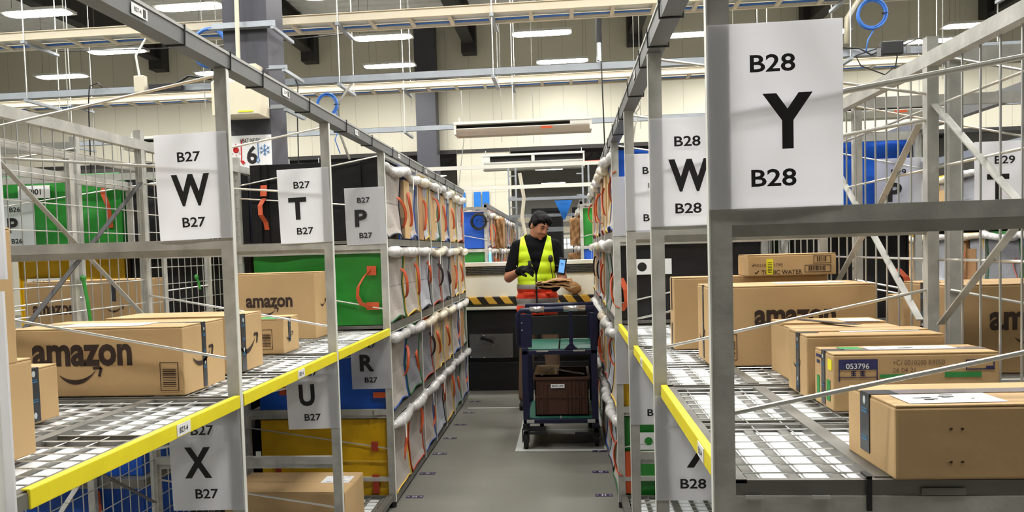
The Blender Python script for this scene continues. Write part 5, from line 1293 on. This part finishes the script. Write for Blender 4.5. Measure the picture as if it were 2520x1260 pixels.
q = MB(); q.tube([hl(-.020, -.088, -.060), hl(0, -.0945, -.058), hl(.020, -.088, -.060)], [.002, .0045, .002], 6); obj('lips', q, mat('lips', srgb(168, 98, 84), rough=.5) and bpy.data.materials['lips'], T, smooth=True)
# gloves
def glove(wr, d, nrm, side, curls, sc=1., spread=.35, thumb=None, arm=None):
    arm = (arm or d).normalized()
    """wr wrist point, d hand direction, nrm back-of-hand normal"""
    d = d.normalized(); nrm = (nrm - d * nrm.dot(d)).normalized(); s = d.cross(nrm) * side
    g = MB(); P = lambda a, b, c: wr + (d * a + s * b + nrm * c) * sc
    g.cone(wr - arm * .06 * sc, P(.0, 0, 0), .036 * sc, .033 * sc)
    for b in (-.026, -.009, .009, .026): g.cone(P(.005, b * .75, 0), P(.078, b, 0), .0155 * sc, .0125 * sc, 10)
    ln = (.036, .042, .039, .030)
    for i, b in enumerate((-.029, -.0095, .0095, .028)):
        p = P(.082, b, 0); ang = 0
        for j in range(3):
            ang += curls[i] * (1, 1.1, .8)[j]
            L_ = ln[i] * (1, .68, .5)[j] * sc; q_ = p + (d * math.cos(ang) - nrm * math.sin(ang)) * L_ + s * (b * spread * .2)
            g.cone(p, q_, (.0098 - .0008 * j) * sc, (.0093 - .0009 * j) * sc, 10); p = q_
    tb = thumb or (.45, -.045, -.02, .078, -.05, -.035)
    g.cone(P(.012, -.022, -.004), P(.040, tb[1], tb[2]), .015 * sc, .012 * sc, 10); g.cone(P(.040, tb[1], tb[2]), P(tb[3], tb[4], tb[5]), .0115 * sc, .0095 * sc, 10)
    return remesh('glove', g, .0042, 'glove', smooth=2)
dR = (wrR - elR).normalized()
from_mesh('glove', glove(wrR + dR * .012, dR + Vector((0, 0, -.15)), Vector((-.1, -.75, .65)), -1, (.45, .85, .95, 1.0), 1.05, arm=dR), 'glove', T)
dL = Vector((-.30, -.62, .02))
from_mesh('glove', glove(wrL + (wrL - elL).normalized() * .012, Vector((-.55, -.55, .0)), Vector((-.1, -.2, -1)), 1, (.18, .16, .18, .22), 1.05, thumb=(.45, -.05, -.035, .075, -.055, -.045), arm=wrL - elL), 'glove', T)
# finger scanner on the pointing hand
hd = wrR + dR * .12 + T.location
t = thing('ring_scanner', 'small black scanner gripped in the worker\'s raised gloved hand', 'scanner', hd)
obj('case', MB().box(-.004, .026, -.03, .01, -.002, .045), 'black', t, bevel=.004); obj('window', MB().box(.0, .02, -.032, -.0295, .02, .04), 'rib_dark', t)
# phone on the arm
t = thing('smartphone', 'smartphone with a lit screen strapped to the worker\'s arm', 'phone', (-.082, 6.915, 1.165))
R_ = Matrix.Rotation(math.radians(9), 3, 'Y')
def rot(mb): mb.v = [tuple(R_ @ Vector(p)) for p in mb.v]; return mb
obj('case', rot(MB().box(-.005, .062, 0, .012, -.01, .135)), 'black', t, bevel=.004); obj('screen', rot(MB().box(.002, .05, -.0018, -.0005, .008, .118)), 'screen', t)
obj('screen_icon', rot(MB().box(.015, .036, -.0028, -.0019, .08, .088).box(.012, .04, -.0028, -.0019, .07, .073)), 'sky_blue', t)
obj('armband', rot(MB().tube([(.03, .012, .06)] + [(.03 + .06 * math.sin(a), .065 - .052 * math.cos(a), .06) for a in [i * PI / 8 for i in range(1, 16)]], .008, 6, closed=True)), 'black', t)
# envelopes in the hand
ed = [(-.12, 6.715, 1.095, .10, 0), (-.115, 6.71, 1.078, .03, .04), (-.105, 6.705, 1.065, -.12, -.03), (-.118, 6.71, 1.112, -.02, .06)]
for i, (x, y, z, rz_, ti) in enumerate(ed):
    t = thing('envelope', '%s kraft envelope in the stack the worker holds' % ('third', 'second', 'lowest', 'topmost')[i], 'envelope', (x, y, z), rz_, group='kraft envelopes in the hand')
    w, d_ = (.145, .13, .15, .14)[i], .1
    obj('paper', MB().grid(lambda u, v: Vector((-w + 2 * w * u, -d_ + 2 * d_ * v, .012 * math.sin(PI * u) * math.sin(PI * v) + ti * (u - .5) * .6 + (.006 * math.sin(9 * u + i)))), 12, 8, thick=(0, 0, -.006)), 'kraft', t)
    obj('flap', MB().grid(lambda u, v: Vector((-w + .02 * v + .04 * u, -d_ + 2 * d_ * v, .004 + .012 * math.sin(PI * (u * .14)) + ti * (u * .14 - .5) * .6 + .004)), 2, 6, thick=(0, 0, -.001)), 'card', t)

# ---------------------------------------------------------------- world
w = bpy.data.worlds.new('world'); S.world = w; w.use_nodes = True
w.node_tree.nodes['Background'].inputs[0].default_value = (.9, .93, 1, 1); w.node_tree.nodes['Background'].inputs[1].default_value = .03
S.view_settings.exposure = 0.6
S.cycles.max_bounces = 5; S.cycles.diffuse_bounces = 3; S.cycles.glossy_bounces = 2; S.cycles.transmission_bounces = 4
S.cycles.sample_clamp_indirect = 4; S.cycles.use_denoising = True; S.cycles.use_adaptive_sampling = True; S.cycles.adaptive_threshold = .07; S.cycles.adaptive_min_samples = 16
